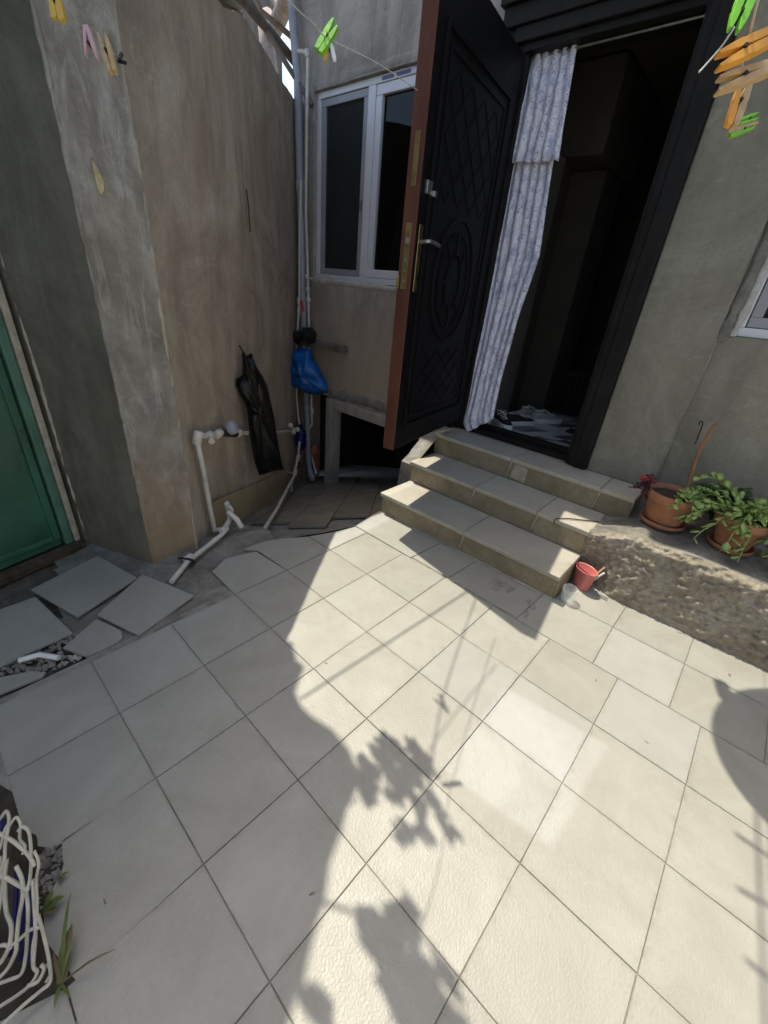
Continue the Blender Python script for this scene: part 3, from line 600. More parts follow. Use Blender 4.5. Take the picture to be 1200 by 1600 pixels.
for ins, w_, h_ in ((0.10, 0.03, 0.016), (0.16, 0.018, 0.01)):
    xa, xb, za, zb = ins, DW - ins, DZ0 + ins + 0.04, DZ1 - ins - 0.12
    for a, b_ in (((xa, za), (xb, za)), ((xa, zb), (xb, zb)), ((xa, za), (xa, zb)), ((xb, za), (xb, zb))): dbar(fr, a, b_, w_, h_)
fr.build('moulding', M_BLACK, door, 0.003)
xa, xb = 0.2, DW - 0.2; zc = 1.56
for (za, zb) in ((1.93, DZ1 - 0.33), (DZ0 + 0.24, 1.16)):
    lz = MB(); nn = 4; w_ = (xb - xa) / nn; hh = (zb - za) / 3
    for a in range(nn):
        for b_ in range(3):
            cx, cz = xa + w_ * (a + .5), za + hh * (b_ + .5); pts = [(cx - w_ / 2, cz), (cx, cz + hh / 2), (cx + w_ / 2, cz), (cx, cz - hh / 2)]
            for k in range(4): dbar(lz, pts[k], pts[(k + 1) % 4], 0.009, 0.006)
    lz.build('lozenge_relief', M_BLACK, door, 0.002)
ov = MB()
for rx, rz, rr in ((0.27, 0.33, 0.007), (0.2, 0.26, 0.005), (0.1, 0.15, 0.006)):
    pts = [DM @ V((DW / 2 + rx * math.cos(t), 0.004, zc + rz * math.sin(t))) for t in [2 * math.pi * k / 40 for k in range(41)]]
    ov.tube(pts, rr, 8, False)
for k in range(8):
    t = 2 * math.pi * k / 8; ov.tube([DM @ V((DW / 2 + 0.1 * math.cos(t), 0.004, zc + 0.15 * math.sin(t))), DM @ V((DW / 2 + 0.2 * math.cos(t), 0.004, zc + 0.26 * math.sin(t)))], 0.007, 6)
ov.build('oval_relief', M_BLACK, door)
# lock hardware
MB().box((-0.0065, -0.055, 1.50), (-0.0042, -0.02, 1.80), DM).build('lock_plate', M_BRASS, door, 0.001)
MB().box((-0.0065, -0.05, 1.95), (-0.0042, -0.022, 2.16), DM).build('lock_plate', M_BRASS, door, 0.001)
for zz in (1.53, 1.58, 1.63): MB().box((-0.009, -0.044, zz), (-0.0066, -0.031, zz + 0.014), DM).build('bolt', M_STEEL, door)
MB().box((-0.014, -0.045, 1.71), (-0.0066, -0.03, 1.735), DM).build('latch', M_STEEL, door, 0.001)
MB().box((0.03, 0.001, 1.49), (0.072, 0.009, 1.80), DM).build('handle_plate', M_BRASS, door, 0.003)
hm = MB(); hm.tube(smooth_path([DM @ V(p) for p in ((0.05, 0.008, 1.725), (0.05, 0.05, 1.728), (0.07, 0.062, 1.73), (0.12, 0.06, 1.728), (0.175, 0.058, 1.722))], 4), 0.009, 10); hm.build('handle', M_STEEL, door)
hm = MB(); hm.tube([DM @ V((0.05, 0.008, 1.56)), DM @ V((0.05, 0.016, 1.56))], 0.009, 12); hm.build('keyhole', M_BLACK, door)
hm = MB(); hm.box((0.045, 0.0015, 1.93), (0.10, 0.02, 1.985), DM); hm.box((0.1, 0.0015, 1.925), (0.13, 0.035, 1.95), DM); hm.build('slide_bolt', M_STEEL, door, 0.003)
MB().box((-0.02, -0.075, 1.50), (-0.0042, -0.062, 1.56), DM).build('pull_knob', M_BRASS, door, 0.003)

# side wall -------------------------------------------------------
LA, LB = V((-2.215, 0.885, 0)), V((-3.99, 3.08, 0)); ld = (LB - LA).normalized(); ln = V((-ld.y, ld.x, 0))
if ln.x < 0: ln = -ln          # faces the courtyard
side = thing('side_wall', 'tall brown cement-rendered side wall with white water pipe and tan skirting', 'wall')
sw = MB(); N = 44; L = (LB - LA).length
def ltop(t):
    z = 2.50 + (2.86 - 2.50) * min(1, t / 0.55); return z + 0.02 * nz((t * 30, 0, 0), 1) + 0.02 * nz((t * 9, 5, 0), 1)
fv = []
NZ = 40
for i in range(N + 1):
    t = i / N; p = LA + ld * L * t
    for k in range(NZ + 1):
        z = -1.0 + (ltop(t) + 1.0) * k / NZ
        h = 0.012 * nz((p.x, p.y, z), 1.3) + 0.004 * nz((p.x, p.y, z), 6)
        q = p + ln * h; fv.append((q.x, q.y, z))
W1 = NZ + 1
fs = [(i * W1 + k, (i + 1) * W1 + k, (i + 1) * W1 + k + 1, i * W1 + k + 1) for i in range(N) for k in range(NZ)]
sw.add(fv, fs, True)
# top and back
tv = []
for i in range(N + 1):
    t = i / N; p = LA + ld * L * t; z = ltop(t); q = p - ln * 0.3; a = fv[i * W1 + NZ]
    tv += [a, (q.x, q.y, z), (q.x, q.y, -1.0)]
sw.add(tv, [(3 * i, 3 * i + 1, 3 * i + 4, 3 * i + 3) for i in range(N)] + [(3 * i + 1, 3 * i + 2, 3 * i + 5, 3 * i + 4) for i in range(N)])
sw.build('wall', M_LEFT, side)
# pillar with pale mottled face, dark reveal towards the gate
def grid_face(mb, a, b, z0, z1, n, nu=14, nv=40, amp=0.008, seed=0):
    a, b = V(a), V(b); vs = []
    for i in range(nu + 1):
        p = a + (b - a) * i / nu
        e = min(i, nu - i) / nu
        for k in range(nv + 1):
            z = z0 + (z1 - z0) * k / nv; h = amp * (nz((p.x + seed, p.y, z), 2.5) + 0.6 * nz((p.x, p.y + seed, z), 9)) * (1 if 0 < e else 0.5)
            q = p + V(n) * h; vs.append((q.x, q.y, z))
    w_ = nv + 1; mb.add(vs, [(i * w_ + k, (i + 1) * w_ + k, (i + 1) * w_ + k + 1, i * w_ + k + 1) for i in range(nu) for k in range(nv)], True)
pm = MB(); grid_face(pm, (-2.193, 0.642, 0), (-2.197, 0.905, 0), -0.3, 2.5, (1, 0, 0), amp=0.012); pm.add([(-2.197, 0.905, -0.3), (-2.35, 0.95, -0.3), (-2.35, 0.95, 2.5), (-2.197, 0.905, 2.5)], [(0, 1, 2, 3)]); pm.add([(-2.193, 0.642, 2.5), (-2.197, 0.905, 2.5), (-2.6, 0.95, 2.5), (-2.75, 0.40, 2.5)], [(0, 1, 2, 3)])
pm.build('pillar', M_PIL, side)
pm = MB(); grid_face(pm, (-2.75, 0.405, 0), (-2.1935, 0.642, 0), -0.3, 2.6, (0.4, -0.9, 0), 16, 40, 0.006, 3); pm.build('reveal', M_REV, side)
def chipped(a, b, mat, r=0.008, seed=0, par=None):
    n = 70; pts = []; rs = []
    for k in range(n + 1):
        t = k / n; p = V(a).lerp(V(b), t); pts.append(p + V((0.004 * nz((seed, t * 60, 0), 1), 0.004 * nz((seed, t * 60, 5), 1), 0))); rs.append(r * (0.55 + 1.1 * abs(nz((t * 25, seed, 2), 1)) + 0.5 * abs(nz((t * 80, seed, 7), 1))))
    mb = MB(); mb.tube(pts, r, 7, rs=rs); return mb.build('chipped_edge', mat, par)
pv = [pln(x, y, V((-2.178, 0.7, 0)), V((1, 0, 0))) for x, y in ((144, 250), (150, 258), (157, 270), (163, 285), (163, 298), (159, 305), (153, 296), (148, 275))]
MB().slab(pv, (-0.012, 0, 0)).build('peeled_patch', M_PEEL, side, 0.002)
chipped((-2.196, 0.645, -0.1), (-2.196, 0.645, 2.5), M_PIL, 0.009, 1, side)
chipped((-2.203, 0.9, -0.1), (-2.203, 0.9, 2.5), M_LEFT, 0.011, 2, side)
chipped((-2.655, 0.452, 0.0), (-2.655, 0.452, 2.3), M_MORTAR, 0.012, 3, side)
# wall over and beyond the gate
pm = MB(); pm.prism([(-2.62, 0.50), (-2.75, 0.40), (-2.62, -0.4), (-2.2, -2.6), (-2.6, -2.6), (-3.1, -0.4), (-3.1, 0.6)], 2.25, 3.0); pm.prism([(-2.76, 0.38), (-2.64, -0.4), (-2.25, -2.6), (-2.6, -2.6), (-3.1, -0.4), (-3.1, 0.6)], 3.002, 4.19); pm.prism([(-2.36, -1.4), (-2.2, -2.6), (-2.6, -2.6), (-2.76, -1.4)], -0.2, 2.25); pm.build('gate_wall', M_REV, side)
# tan skirting tiles along the foot of the side wall
t0, t1 = 0.10, 0.98; n_s = 9
for k in range(n_s):
    ta, tb = t0 + (t1 - t0) * k / n_s + 0.0022, t0 + (t1 - t0) * (k + 1) / n_s - 0.0022
    pa, pb_ = LA + ld * L * ta + ln * 0.014, LA + ld * L * tb + ln * 0.014
    za, zb = rampz(pa.x, pa.y) - 0.02, rampz(pb_.x, pb_.y) - 0.02; ha = 0.30 - 0.06 * k / n_s
    MB().slab([(pa.x, pa.y, za), (pb_.x, pb_.y, zb), (pb_.x, pb_.y, zb + ha), (pa.x, pa.y, za + ha)], ln * 0.012).build('skirting_tile', M_SKIRT, side, 0.002)
# hairline nails and hooks
hk = MB(); hk.tube([pln(385, 295, LA + ln * 0.02, ln), pln(388, 320, LA + ln * 0.02, ln), pln(391, 362, LA + ln * 0.02, ln)], 0.004, 6); hk.build('hanging_wire', M_WIRE, side)
hk = MB(); hk.tube([pln(190, 84, V((-2.18, 0.7, 0)), V((1, 0, 0))), pln(186, 96, V((-2.12, 0.7, 0)), V((1, 0, 0))), pln(196, 98, V((-2.14, 0.7, 0)), V((1, 0, 0)))], 0.006, 6); hk.build('hook', M_WIRE, side)

# green gate
gate = thing('metal_gate', 'green painted sheet-metal gate in the dark recess at the left', 'gate')
GP, GQ = V((-2.66, 0.42, 0)), V((-2.36, -0.72, 0)); gd = (GQ - GP).normalized(); gn = V((-gd.y, gd.x, 0))
if gn.x < 0: gn = -gn
GL = (GQ - GP).length
GM = Matrix(((gd.x, gn.x, 0, GP.x), (gd.y, gn.y, 0, GP.y), (0, 0, 1, 0), (0, 0, 0, 1)))
MB().box((0.085, -0.05, 0.026), (GL, -0.03, 2.2), GM).build('panel', M_GREEN, gate, 0.003)
MB().box((0.035, -0.045, 0.03), (0.075, 0.0, 2.24), GM).build('frame_post', M_GREEN2, gate, 0.004)
MB().box((0.086, -0.029, 0.076), (0.12, -0.012, 2.2), GM).build('panel_edge', M_GREEN, gate, 0.003)
MB().box((0.122, -0.029, 0.072), (GL, -0.02, 0.10), GM).build('bottom_rail', M_GREEN, gate, 0.003)
MB().box((0.0, -0.02, -0.02), (GL, 0.05, 0.024), GM).build('threshold', M_RUST, gate, 0.006)
MB().box((-0.02, -0.16, -0.05), (GL + 0.3, -0.075, 2.3), GM).build('light_stop', M_RUST, gate)  # added backing that blocks light leaking round the panel
MB().box((0.0, -0.06, 0.03), (0.03, 0.008, 2.25), GM).build('mortar_strip', M_MORTAR, gate, 0.006)

# entrance steps ---------------------------------------------------
steps = thing('entrance_steps', 'three sand-coloured tiled steps leading up to the black doorway', 'steps')
RH = 0.163
sb = MB(); sb.box((-1.785, 2.145, -0.02), (-0.445, HY - 0.002, RH - 0.031)); sb.box((-1.785, 2.485, RH - 0.031), (-0.445, HY - 0.002, 2 * RH - 0.031)); sb.box((-1.84, 2.815, 2 * RH - 0.031), (-0.325, HY - 0.002, 3 * RH - 0.031)); sb.build('core', M_CONC, steps)
def tread(x0, x1, y0, y1, z): 
    MB().box((x0 + 0.0015, y0, z - 0.03), (x1 - 0.0015, y1, z)).build('tread', M_STEP, steps, 0.005)
def riser(x0, x1, y, z0, z1): MB().box((x0 + 0.0015, y, z0), (x1 - 0.0015, y + 0.012, z1)).build('riser', M_RISER, steps, 0.002)
for (xs, yf, yb, k) in (((-1.80, -1.07, -0.43), 2.118, 2.472, 1), ((-1.815, -1.23, -0.76, -0.43), 2.458, 2.802, 2), ((-1.85, -1.15, -0.52, -0.31), 2.788, HY - 0.001, 3)):
    for a, b_ in zip(xs[:-1], xs[1:]): tread(a, b_, yf, yb, k * RH); riser(a + (0.012 if a == xs[0] else 0), b_ - (0.012 if b_ == xs[-1] else 0), yf + 0.014, (k - 1) * RH + 0.0005, k * RH - 0.0305)
    for a in xs[1:-1]:      # mortar runs at the joints
        g_ = MB(); g_.tube([(a + 0.004, yf + 0.013, k * RH - 0.02), (a - 0.003, yf + 0.0125, k * RH - 0.07), (a - 0.008, yf + 0.013, (k - 1) * RH + 0.02)], 0.006, 6, rs=[0.011, 0.007, 0.004], flat=1); g_.build('mortar_run', M_MORTAR, steps)
    MB().box((xs[-1] - 0.0145, yf + 0.02, (k - 1) * RH + 0.001), (xs[-1] - 0.002, yb, k * RH - 0.0305)).build('end_tile', M_RISER, steps, 0.002)
# door-threshold render strip + mortar line at the foot
MB().box((-1.92, HY, 0.40), (-0.70, HY + 0.019, 0.4885)).build('sill_bed', M_CONC, steps)
ms = ragged('mortar_line', [(-1.79, 2.135, 0.002), (-1.1, 2.132, 0.002), (-0.44, 2.13, 0.002)], 0.006, 0.014, M_MORTAR, steps, 11)
# pale mortar stain slab on the top riser
MB().slab([(-1.135, 2.8, 0.345), (-1.02, 2.8, 0.335), (-1.015, 2.8, 0.44), (-1.05, 2.8, 0.455), (-1.115, 2.8, 0.45)], (0, 0.003, 0)).build('mortar_patch', M_MORTAR, steps)
# rough flank of the stair base on the left
fb = MB()
vs = []; nu, nv = 14, 14
for i in range(nu + 1):
    for k in range(nv + 1):
        y = 2.50 + 0.55 * i / nu; zt = 0.28 + 0.2 * min(1, (y - 2.5) / 0.3); z = -0.35 + (zt + 0.35) * k / nv
        x = -1.93 - 0.08 * (1 - k / nv) + 0.03 * nz((0, y, z), 5) + 0.012 * nz((0, y, z), 17); vs.append((x, y, z))
w_ = nv + 1; fb.add(vs, [(i * w_ + k, (i + 1) * w_ + k, (i + 1) * w_ + k + 1, i * w_ + k + 1) for i in range(nu) for k in range(nv)], True)
fv0 = [vs[k] for k in range(w_)]; fb.add(fv0 + [(-1.786, 2.50 + 0.01 * nz((k, 0, 0), 1), p[2]) for k, p in enumerate(fv0)], [(k, k + 1, w_ + k + 1, w_ + k) for k in range(nv)], True)
tp = [vs[i * w_ + nv] for i in range(nu + 1)]; fb.add(tp + [(-1.80, p[1], p[2]) for p in tp], [(i, i + 1, nu + 2 + i, nu + 1 + i) for i in range(nu)], True)
fb.build('rough_flank', M_CONC, steps)

# stone ledge under the right window -------------------------------
ledge = MB(); vs = []; nu, nv = 260, 62
def ledge_pt(x, s):
    """s 0..1 climbs the rough face, 1..2 runs back over the top"""
    lf = max(0, min(1, (-0.20 - x) / 0.2)); top = 0.40 - 0.075 * lf + 0.010 * nz((x, 0, 0), 4)
    if s <= 1:
        y = 2.42 + 0.11 * lf * (1 - s) + 0.045 * s + 0.03 * (max(0, s - 0.86) / 0.14) ** 1.5 + 0.02 * nz((x, 3, 0), 3) * (1 - s); z = -0.02 + (top + 0.02) * (s / 0.93 if s < 0.86 else 0.925 + 0.075 * (s - 0.86) / 0.14)
        h = 0.014 * nz((x, y, z), 7) + 0.018 * (0.5 - abs(nz((x * 0.7, y, z * 1.6), 17))) + 0.02 * nz((x, y, z), 38) + 0.012 * nz((x, y, z * 1.5), 75); e = min(1, s * 6) * min(1, (1.02 - s) * 6 + 0.35)
        return (x, y - h * 0.9 * e, z + h * 0.35 * e)
    y = 2.497 + (HY + 0.02 - 2.497) * (s - 1); return (x, y, top + 0.008 * nz((x, y, 0), 7))
for i in range(nu + 1):
    x = -0.44 + 2.6 * i / nu
    for k in range(nv + 1):
        s = k / 46 if k <= 46 else 1 + (k - 46) / (nv - 46); vs.append(ledge_pt(x, s))
w_ = nv + 1; KF = 46
lo = thing('stone_ledge', 'rough stone ledge with flat grey top carrying the flower pots, right of the steps', 'ledge')
ledge.add(vs, [(i * w_ + k, (i + 1) * w_ + k, (i + 1) * w_ + k + 1, i * w_ + k + 1) for i in range(nu) for k in range(KF)], True)
c0 = [vs[k] for k in range(w_)]; ledge.add(c0 + [(-0.44, HY, 0)], [tuple(range(w_ + 1))]); ledge.build('rough_face', M_STONE, lo)
lt = MB(); lt.add(vs, [(i * w_ + k, (i + 1) * w_ + k, (i + 1) * w_ + k + 1, i * w_ + k + 1) for i in range(nu) for k in range(KF, nv)], True); o = lt.build('flat_top', M_CONC, lo)
bm = bmesh.new(); bm.from_mesh(o.data); bmesh.ops.delete(bm, geom=[v for v in bm.verts if not v.link_faces], context='VERTS'); bm.to_mesh(o.data); bm.free()

# courtyard walls behind the camera (they only bounce light and mirror in the panes)
bw = thing('rear_wall', 'plain rendered wall closing the courtyard behind', 'wall')
MB().box((-2.2, -3.4, -0.1), (3.0, -3.1, 2.7)).build('wall', M_LIME, bw)
bw = thing('boundary_wall', 'plain rendered wall on the open side of the courtyard', 'wall')
MB().box((3.0, -3.4, -0.1), (3.25, 3.05, 2.6)).build('wall', M_LIME, bw)
# ================================================================== OBJECTS
# --- curtain in the doorway
cur = thing('door_curtain', 'sheer lilac-white curtain with scroll print drawn aside in the doorway', 'curtain')
def cloth(name, left, right, yf, pleats, amp, hem=0.0, nu=60, nv=50, seed=0):
    def along(tab, v):
        for a, b_ in zip(tab[:-1], tab[1:]):
            if v <= b_[0]: t = (v - a[0]) / (b_[0] - a[0]); return a[1] + (b_[1] - a[1]) * t, a[2] + (b_[2] - a[2]) * t
        return tab[-1][1], tab[-1][2]
    vs = []; uv = []
    for k in range(nv + 1):
        v = k / nv; y = yf(v); l = wal(*along(left, v), y); r = wal(*along(right, v), y)
        for i in range(nu + 1):
            s = i / nu; ph = s * pleats * 2 * math.pi + 3.2 * nz((s * 2.2, v * 1.3, seed), 1) + 1.2 * nz((s * 5, v * 3.5, seed + 3), 1)
            a = amp * (0.6 + 0.5 * nz((s * 5, seed, 1), 1)) * (0.55 + 0.45 * min(1, v * 4))
            p = l + (r - l) * s + V((0.35 * a * math.cos(ph), a * math.sin(ph) + 0.012 * nz((s * 4, v * 6, seed), 1), 0))
            p.z += hem * nz((s * 6, seed, 7), 1) * (v > 0.97)
            vs.append(tuple(p)); uv.append((s * 1.15, -v * 2.3 * (left[-1][2] - left[0][2]) / 420))
    mb = MB(); w_ = nu + 1; fs = [(k * w_ + i, k * w_ + i + 1, (k + 1) * w_ + i + 1, (k + 1) * w_ + i) for k in range(nv) for i in range(nu)]
    mb.add(vs, fs, True); o = mb.build(name, M_CURT, cur)
    ul = o.data.uv_layers.new(name='UVMap')
    for lp in o.data.loops: ul.data[lp.index].uv = uv[lp.vertex_index]
    sd = o.modifiers.new('thick', 'SOLIDIFY'); sd.thickness = 0.0012
    return o
cloth('valance', [(0, 832, 70), (1, 799, 254)], [(0, 903, 60), (0.85, 876, 225), (1, 871, 252)], lambda v: 3.115 - 0.02 * v, 5, 0.020, 0.012, nv=30, seed=1)
cloth('drape', [(0, 805, 235), (0.55, 762, 470), (0.85, 732, 620), (0.95, 722, 660), (1, 728, 676)], [(0, 868, 235), (0.4, 842, 400), (0.62, 808, 500), (0.8, 783, 590), (0.9, 772, 640), (1, 770, 655)], lambda v: 3.13 - 0.07 * v ** 3, 5, 0.022, 0.01, nv=70, seed=5)
cb_ = MB(); p0, p1 = V((-1.765, 3.115, 2.78)), V((-0.862, 3.115, 2.78)); cb_.tube([p0, p1], 0.008, 8); cb_.build('curtain_rod', M_STEEL, cur)

# --- shoes on the hall floor
def shoe(label, pos, head, upper, k=1.0, lace=True):
    t = thing('shoe', label, 'shoe', 'shoes on the hall floor')
    t.location = pos; t.scale = (1.12, 1.12, 1.2); t.rotation_euler = (0, 0, math.atan2(head[1], head[0]))
    st = [(-0.145, 0.024, 0.06), (-0.135, 0.034, 0.085), (-0.09, 0.038, 0.092), (-0.03, 0.037, 0.08), (0.03, 0.043, 0.066), (0.085, 0.047, 0.052), (0.125, 0.04, 0.042), (0.148, 0.018, 0.032)]
    mb = MB(); n = 12; vs = []
    for x, wd, h in st:
        for q in range(n):
            a = 2 * math.pi * q / n; vs.append((x * k, wd * math.cos(a) * (0.8 if math.sin(a) > 0.5 else 1), 0.02 + max(0, (h - 0.02) * (0.5 + 0.5 * math.sin(a)))))
    mb.add(vs, [(i * n + q, i * n + (q + 1) % n, (i + 1) * n + (q + 1) % n, (i + 1) * n + q) for i in range(len(st) - 1) for q in range(n)] + [tuple(range(n)), tuple(range((len(st) - 1) * n, len(st) * n))], True)
    mb.build('upper', upper, t, sub=1)
    mb = MB(); vs = []; ol = [(x * k * 1.02, s_ * wd * 1.08) for s_ in (1, -1) for x, wd, h in (st if s_ == 1 else st[::-1])]
    mb.prism(ol, 0.0, 0.034); mb.build('sole', M_SOLE, t, 0.004)
    mb = MB(); mb.lathe([(0.001, 0.087), (0.026, 0.088), (0.03, 0.093), (0.026, 0.096)], 16, (-0.085, 0, 0), False, ell=(1.5, 0.9)); mb.build('collar', M_LACE if upper is M_SHOEG else M_SHOEG, t)
    if lace:
        for a in range(4):
            x = -0.02 + a * 0.024; z = 0.086 - a * 0.0085; mb = MB(); mb.tube(smooth_path([(x, -0.026, z - 0.012), (x + 0.006, 0, z + 0.004), (x, 0.026, z - 0.012)], 3), 0.0035, 6); mb.build('lace', M_LACE, t)
        mb = MB(); mb.tube(smooth_path([(-0.02, 0, 0.09), (-0.03, 0.03, 0.1), (-0.01, 0.04, 0.075), (-0.015, 0.005, 0.092), (-0.03, -0.03, 0.098), (-0.005, -0.042, 0.07)], 4), 0.003, 6); mb.build('lace_bow', M_LACE, t)
    return t
shoe('black knit sneaker half hidden behind the curtain, white sole', (-1.62, 3.50, 0.50), (0.75, -0.55), M_SHOEK)
shoe('black knit sneaker with white sole and grey laces beside the curtain', (-1.52, 3.66, 0.50), (0.42, 0.9), M_SHOEK)
shoe('grey mesh sneaker with its toe towards the jamb', (-1.40, 3.98, 0.50), (0.55, 0.85), M_SHOEG)
shoe('grey mesh sneaker behind its pair, deeper in the hall', (-1.56, 4.0, 0.50), (0.35, 0.9), M_SHOEG)
sl_ = thing('sandal', 'dark sandal on the hall floor by the right jamb', 'sandal'); sl_.location = (-1.08, 3.95, 0.50); sl_.rotation_euler = (0, 0, 1.2)
MB().prism([(-0.13, -0.03), (0.0, -0.036), (0.1, -0.045), (0.135, 0), (0.1, 0.045), (0, 0.036), (-0.13, 0.03)], 0.0, 0.02).build('sole', M_SHOEK, sl_, 0.004)
for x in (0.05, -0.06):
    mb = MB(); mb.tube(smooth_path([(x, -0.042, 0.01), (x, -0.03, 0.05), (x, 0, 0.062), (x, 0.03, 0.05), (x, 0.042, 0.01)], 4), 0.012, 8, flat=0.4); mb.build('strap', M_SHOEK, sl_)
bk = thing('laundry_basket', 'dark slatted laundry basket deep in the hallway', 'basket'); bk.location = (-1.42, 4.62, 0.5)
mb = MB(); mb.lathe([(0.001, 0.004), (0.14, 0.004), (0.145, 0.015), (0.146, 0.05)], 28, cap0=False); mb.build('base', M_CLOTHK, bk)
for k in range(24):
    a = 2 * math.pi * k / 24; mb = MB(); mb.bar((0.145 * math.cos(a), 0.145 * math.sin(a), 0.04), (0.18 * math.cos(a), 0.18 * math.sin(a), 0.40), 0.02, 0.004, V((math.cos(a), math.sin(a), 0))); mb.build('slat', M_SHOEK, bk)
mb = MB(); mb.lathe([(0.178, 0.39), (0.186, 0.39), (0.19, 0.42), (0.18, 0.42), (0.178, 0.39)], 28, cap0=False); mb.build('rim', M_SHOEK, bk)

# --- pipes in the corner
PY = 2.985
def pipe(name, label, pts, r, mat, cat='pipe', group=None, sm=1, n=12):
    t = thing(name, label, cat, group); mb = MB(); mb.tube(smooth_path(pts, sm) if sm > 1 else pts, r, n); mb.build('tube', mat, t); return t
def collar(par, p, d, r, l, mat, name='coupling'):
    p, d = V(p), V(d).normalized(); mb = MB(); mb.tube([p - d * l / 2, p - d * l * 0.45, p + d * l * 0.45, p + d * l / 2], r, 14, rs=[r * 0.9, r, r, r * 0.9]); return mb.build(name, mat, par)
dp = pipe('drain_pipe', 'thick grey plastic drain pipe running up the corner', [wal(444, -120, PY), wal(455, 0, PY), wal(465, 120, PY), wal(469, 290, PY), wal(474, 480, PY), wal(480, 640, PY), wal(482, 715, PY), wal(484, 735, PY), wal(488, 748, PY - 0.08)], 0.034, M_PVCG)
for q in ((469, 290), (480, 640)): collar(dp, wal(*q, PY), (0.02, 0, -1), 0.041, 0.07, M_PVCG)
w1 = pipe('water_pipe', 'thin white water pipe with an elbow beside the window frame', [wal(466, 80, PY - 0.01), wal(477, 81, PY - 0.01), wal(481, 90, PY - 0.01), wal(479, 200, PY - 0.01), wal(478, 330, PY - 0.01), wal(481, 430, PY - 0.01), wal(483, 520, PY - 0.01), wal(484, 560, PY - 0.01)], 0.014, M_PVC)
collar(w1, wal(480, 84, PY - 0.01), (0.3, 0, -1), 0.021, 0.05, M_PVC, 'elbow')
for q in ((480, 432), (481, 452), (482, 468)): collar(w1, wal(*q, PY - 0.01), (0, 0, -1), 0.022, 0.04, M_PVC)
mb = MB(); mb.tube([wal(481, 436, PY - 0.01), wal(494, 434, PY - 0.01)], 0.012, 8); mb.build('branch', M_PVC, w1)
w2 = pipe('water_pipe', 'white water pipe with red valve lever left of the drain pipe', [wal(470, 280, PY - 0.03), wal(468, 380, PY - 0.03), wal(468, 470, PY - 0.03), wal(466, 500, PY - 0.03), wal(463, 540, PY - 0.03), wal(462, 600, PY - 0.05), wal(466, 650, PY - 0.07), wal(470, 680, PY - 0.12)], 0.013, M_PVC)
for q in ((467, 470), (467, 486)): collar(w2, wal(*q, PY - 0.03), (0, 0, -1), 0.02, 0.06, M_PVC, 'valve')
mb = MB(); mb.bar(wal(471, 470, PY - 0.06), wal(474, 487, PY - 0.06), 0.025, 0.01); mb.build('lever', M_REDP, w2, 0.003)
w4 = pipe('water_pipe', 'white water pipe with tee below the blue bag', [wal(486, 600, PY), wal(487, 650, PY), wal(488, 662, PY), wal(483, 670, PY), wal(478, 671, PY)], 0.014, M_PVC)
collar(w4, wal(488, 642, PY), (0, 0, 1), 0.024, 0.07, M_PVC)
w5 = pipe('water_pipe', 'short white pipe stub slanting down behind the drain pipe', [wal(486, 705, PY + 0.02), wal(490, 722, PY + 0.02), wal(494, 740, PY + 0.02)], 0.017, M_PVC)
mb = MB(); mb.lathe([(0.03, 0), (0.04, 0.02), (0.04, 0.12), (0.03, 0.14)], 14, wal(491, 712, PY), True, True); o = mb.build('orange_jug', M_ORANGE); tag(o, 'small orange can tucked behind the drain pipe', 'can')
bk2 = thing('brick_stub', 'orange hollow brick leaning under the blue bag', 'brick'); mb = MB(); a = wal(494, 715, 3.04); mb.box((a.x - 0.07, 3.0, a.z - 0.12), (a.x + 0.05, 3.055, a.z + 0.14)); mb.build('block', M_ORANGE, bk2, 0.006)
# beam let into the corner and the rags wrapped over it
be = MB(); be.bar(wal(462, 532, 2.99), wal(538, 546, 2.99), 0.09, 0.06); o = be.build('timber_beam', M_TIMBER, None, 0.006); tag(o, 'short grey timber beam fixed across the corner pipes', 'beam')
def lump(name, cpts, rad, mat, seed, flat=(1, 1, 1), nu=24, nv=16):
    """a crumpled closed sheet"""
    c = V(cpts); mb = MB(); vs = []
    for k in range(nv + 1):
        th = math.pi * k / nv
        for i in range(nu):
            ph = 2 * math.pi * i / nu; d = V((math.sin(th) * math.cos(ph), math.sin(th) * math.sin(ph), math.cos(th)))
            r = rad * (1 + 0.35 * nz(d, 2.2, seed) + 0.2 * nz(d, 5, seed)); vs.append(c + V((d.x * flat[0], d.y * flat[1], d.z * flat[2])) * r)
    mb.add(vs, [(k * nu + i, k * nu + (i + 1) % nu, (k + 1) * nu + (i + 1) % nu, (k + 1) * nu + i) for k in range(nv) for i in range(nu)], True)
    return mb.build(name, mat)
o = lump('black_rag', wal(462, 526, 2.93), 0.1, M_CLOTHK, 3, (1.3, 0.8, 0.6)); tag(o, 'crumpled black rag on the beam, left of the pipes', 'rag', 'black rags')
o = lump('black_rag', wal(482, 524, 2.92), 0.085, M_CLOTHK, 9, (1.1, 0.8, 0.8)); tag(o, 'crumpled black rag on the beam, right of the pipes', 'rag', 'black rags')
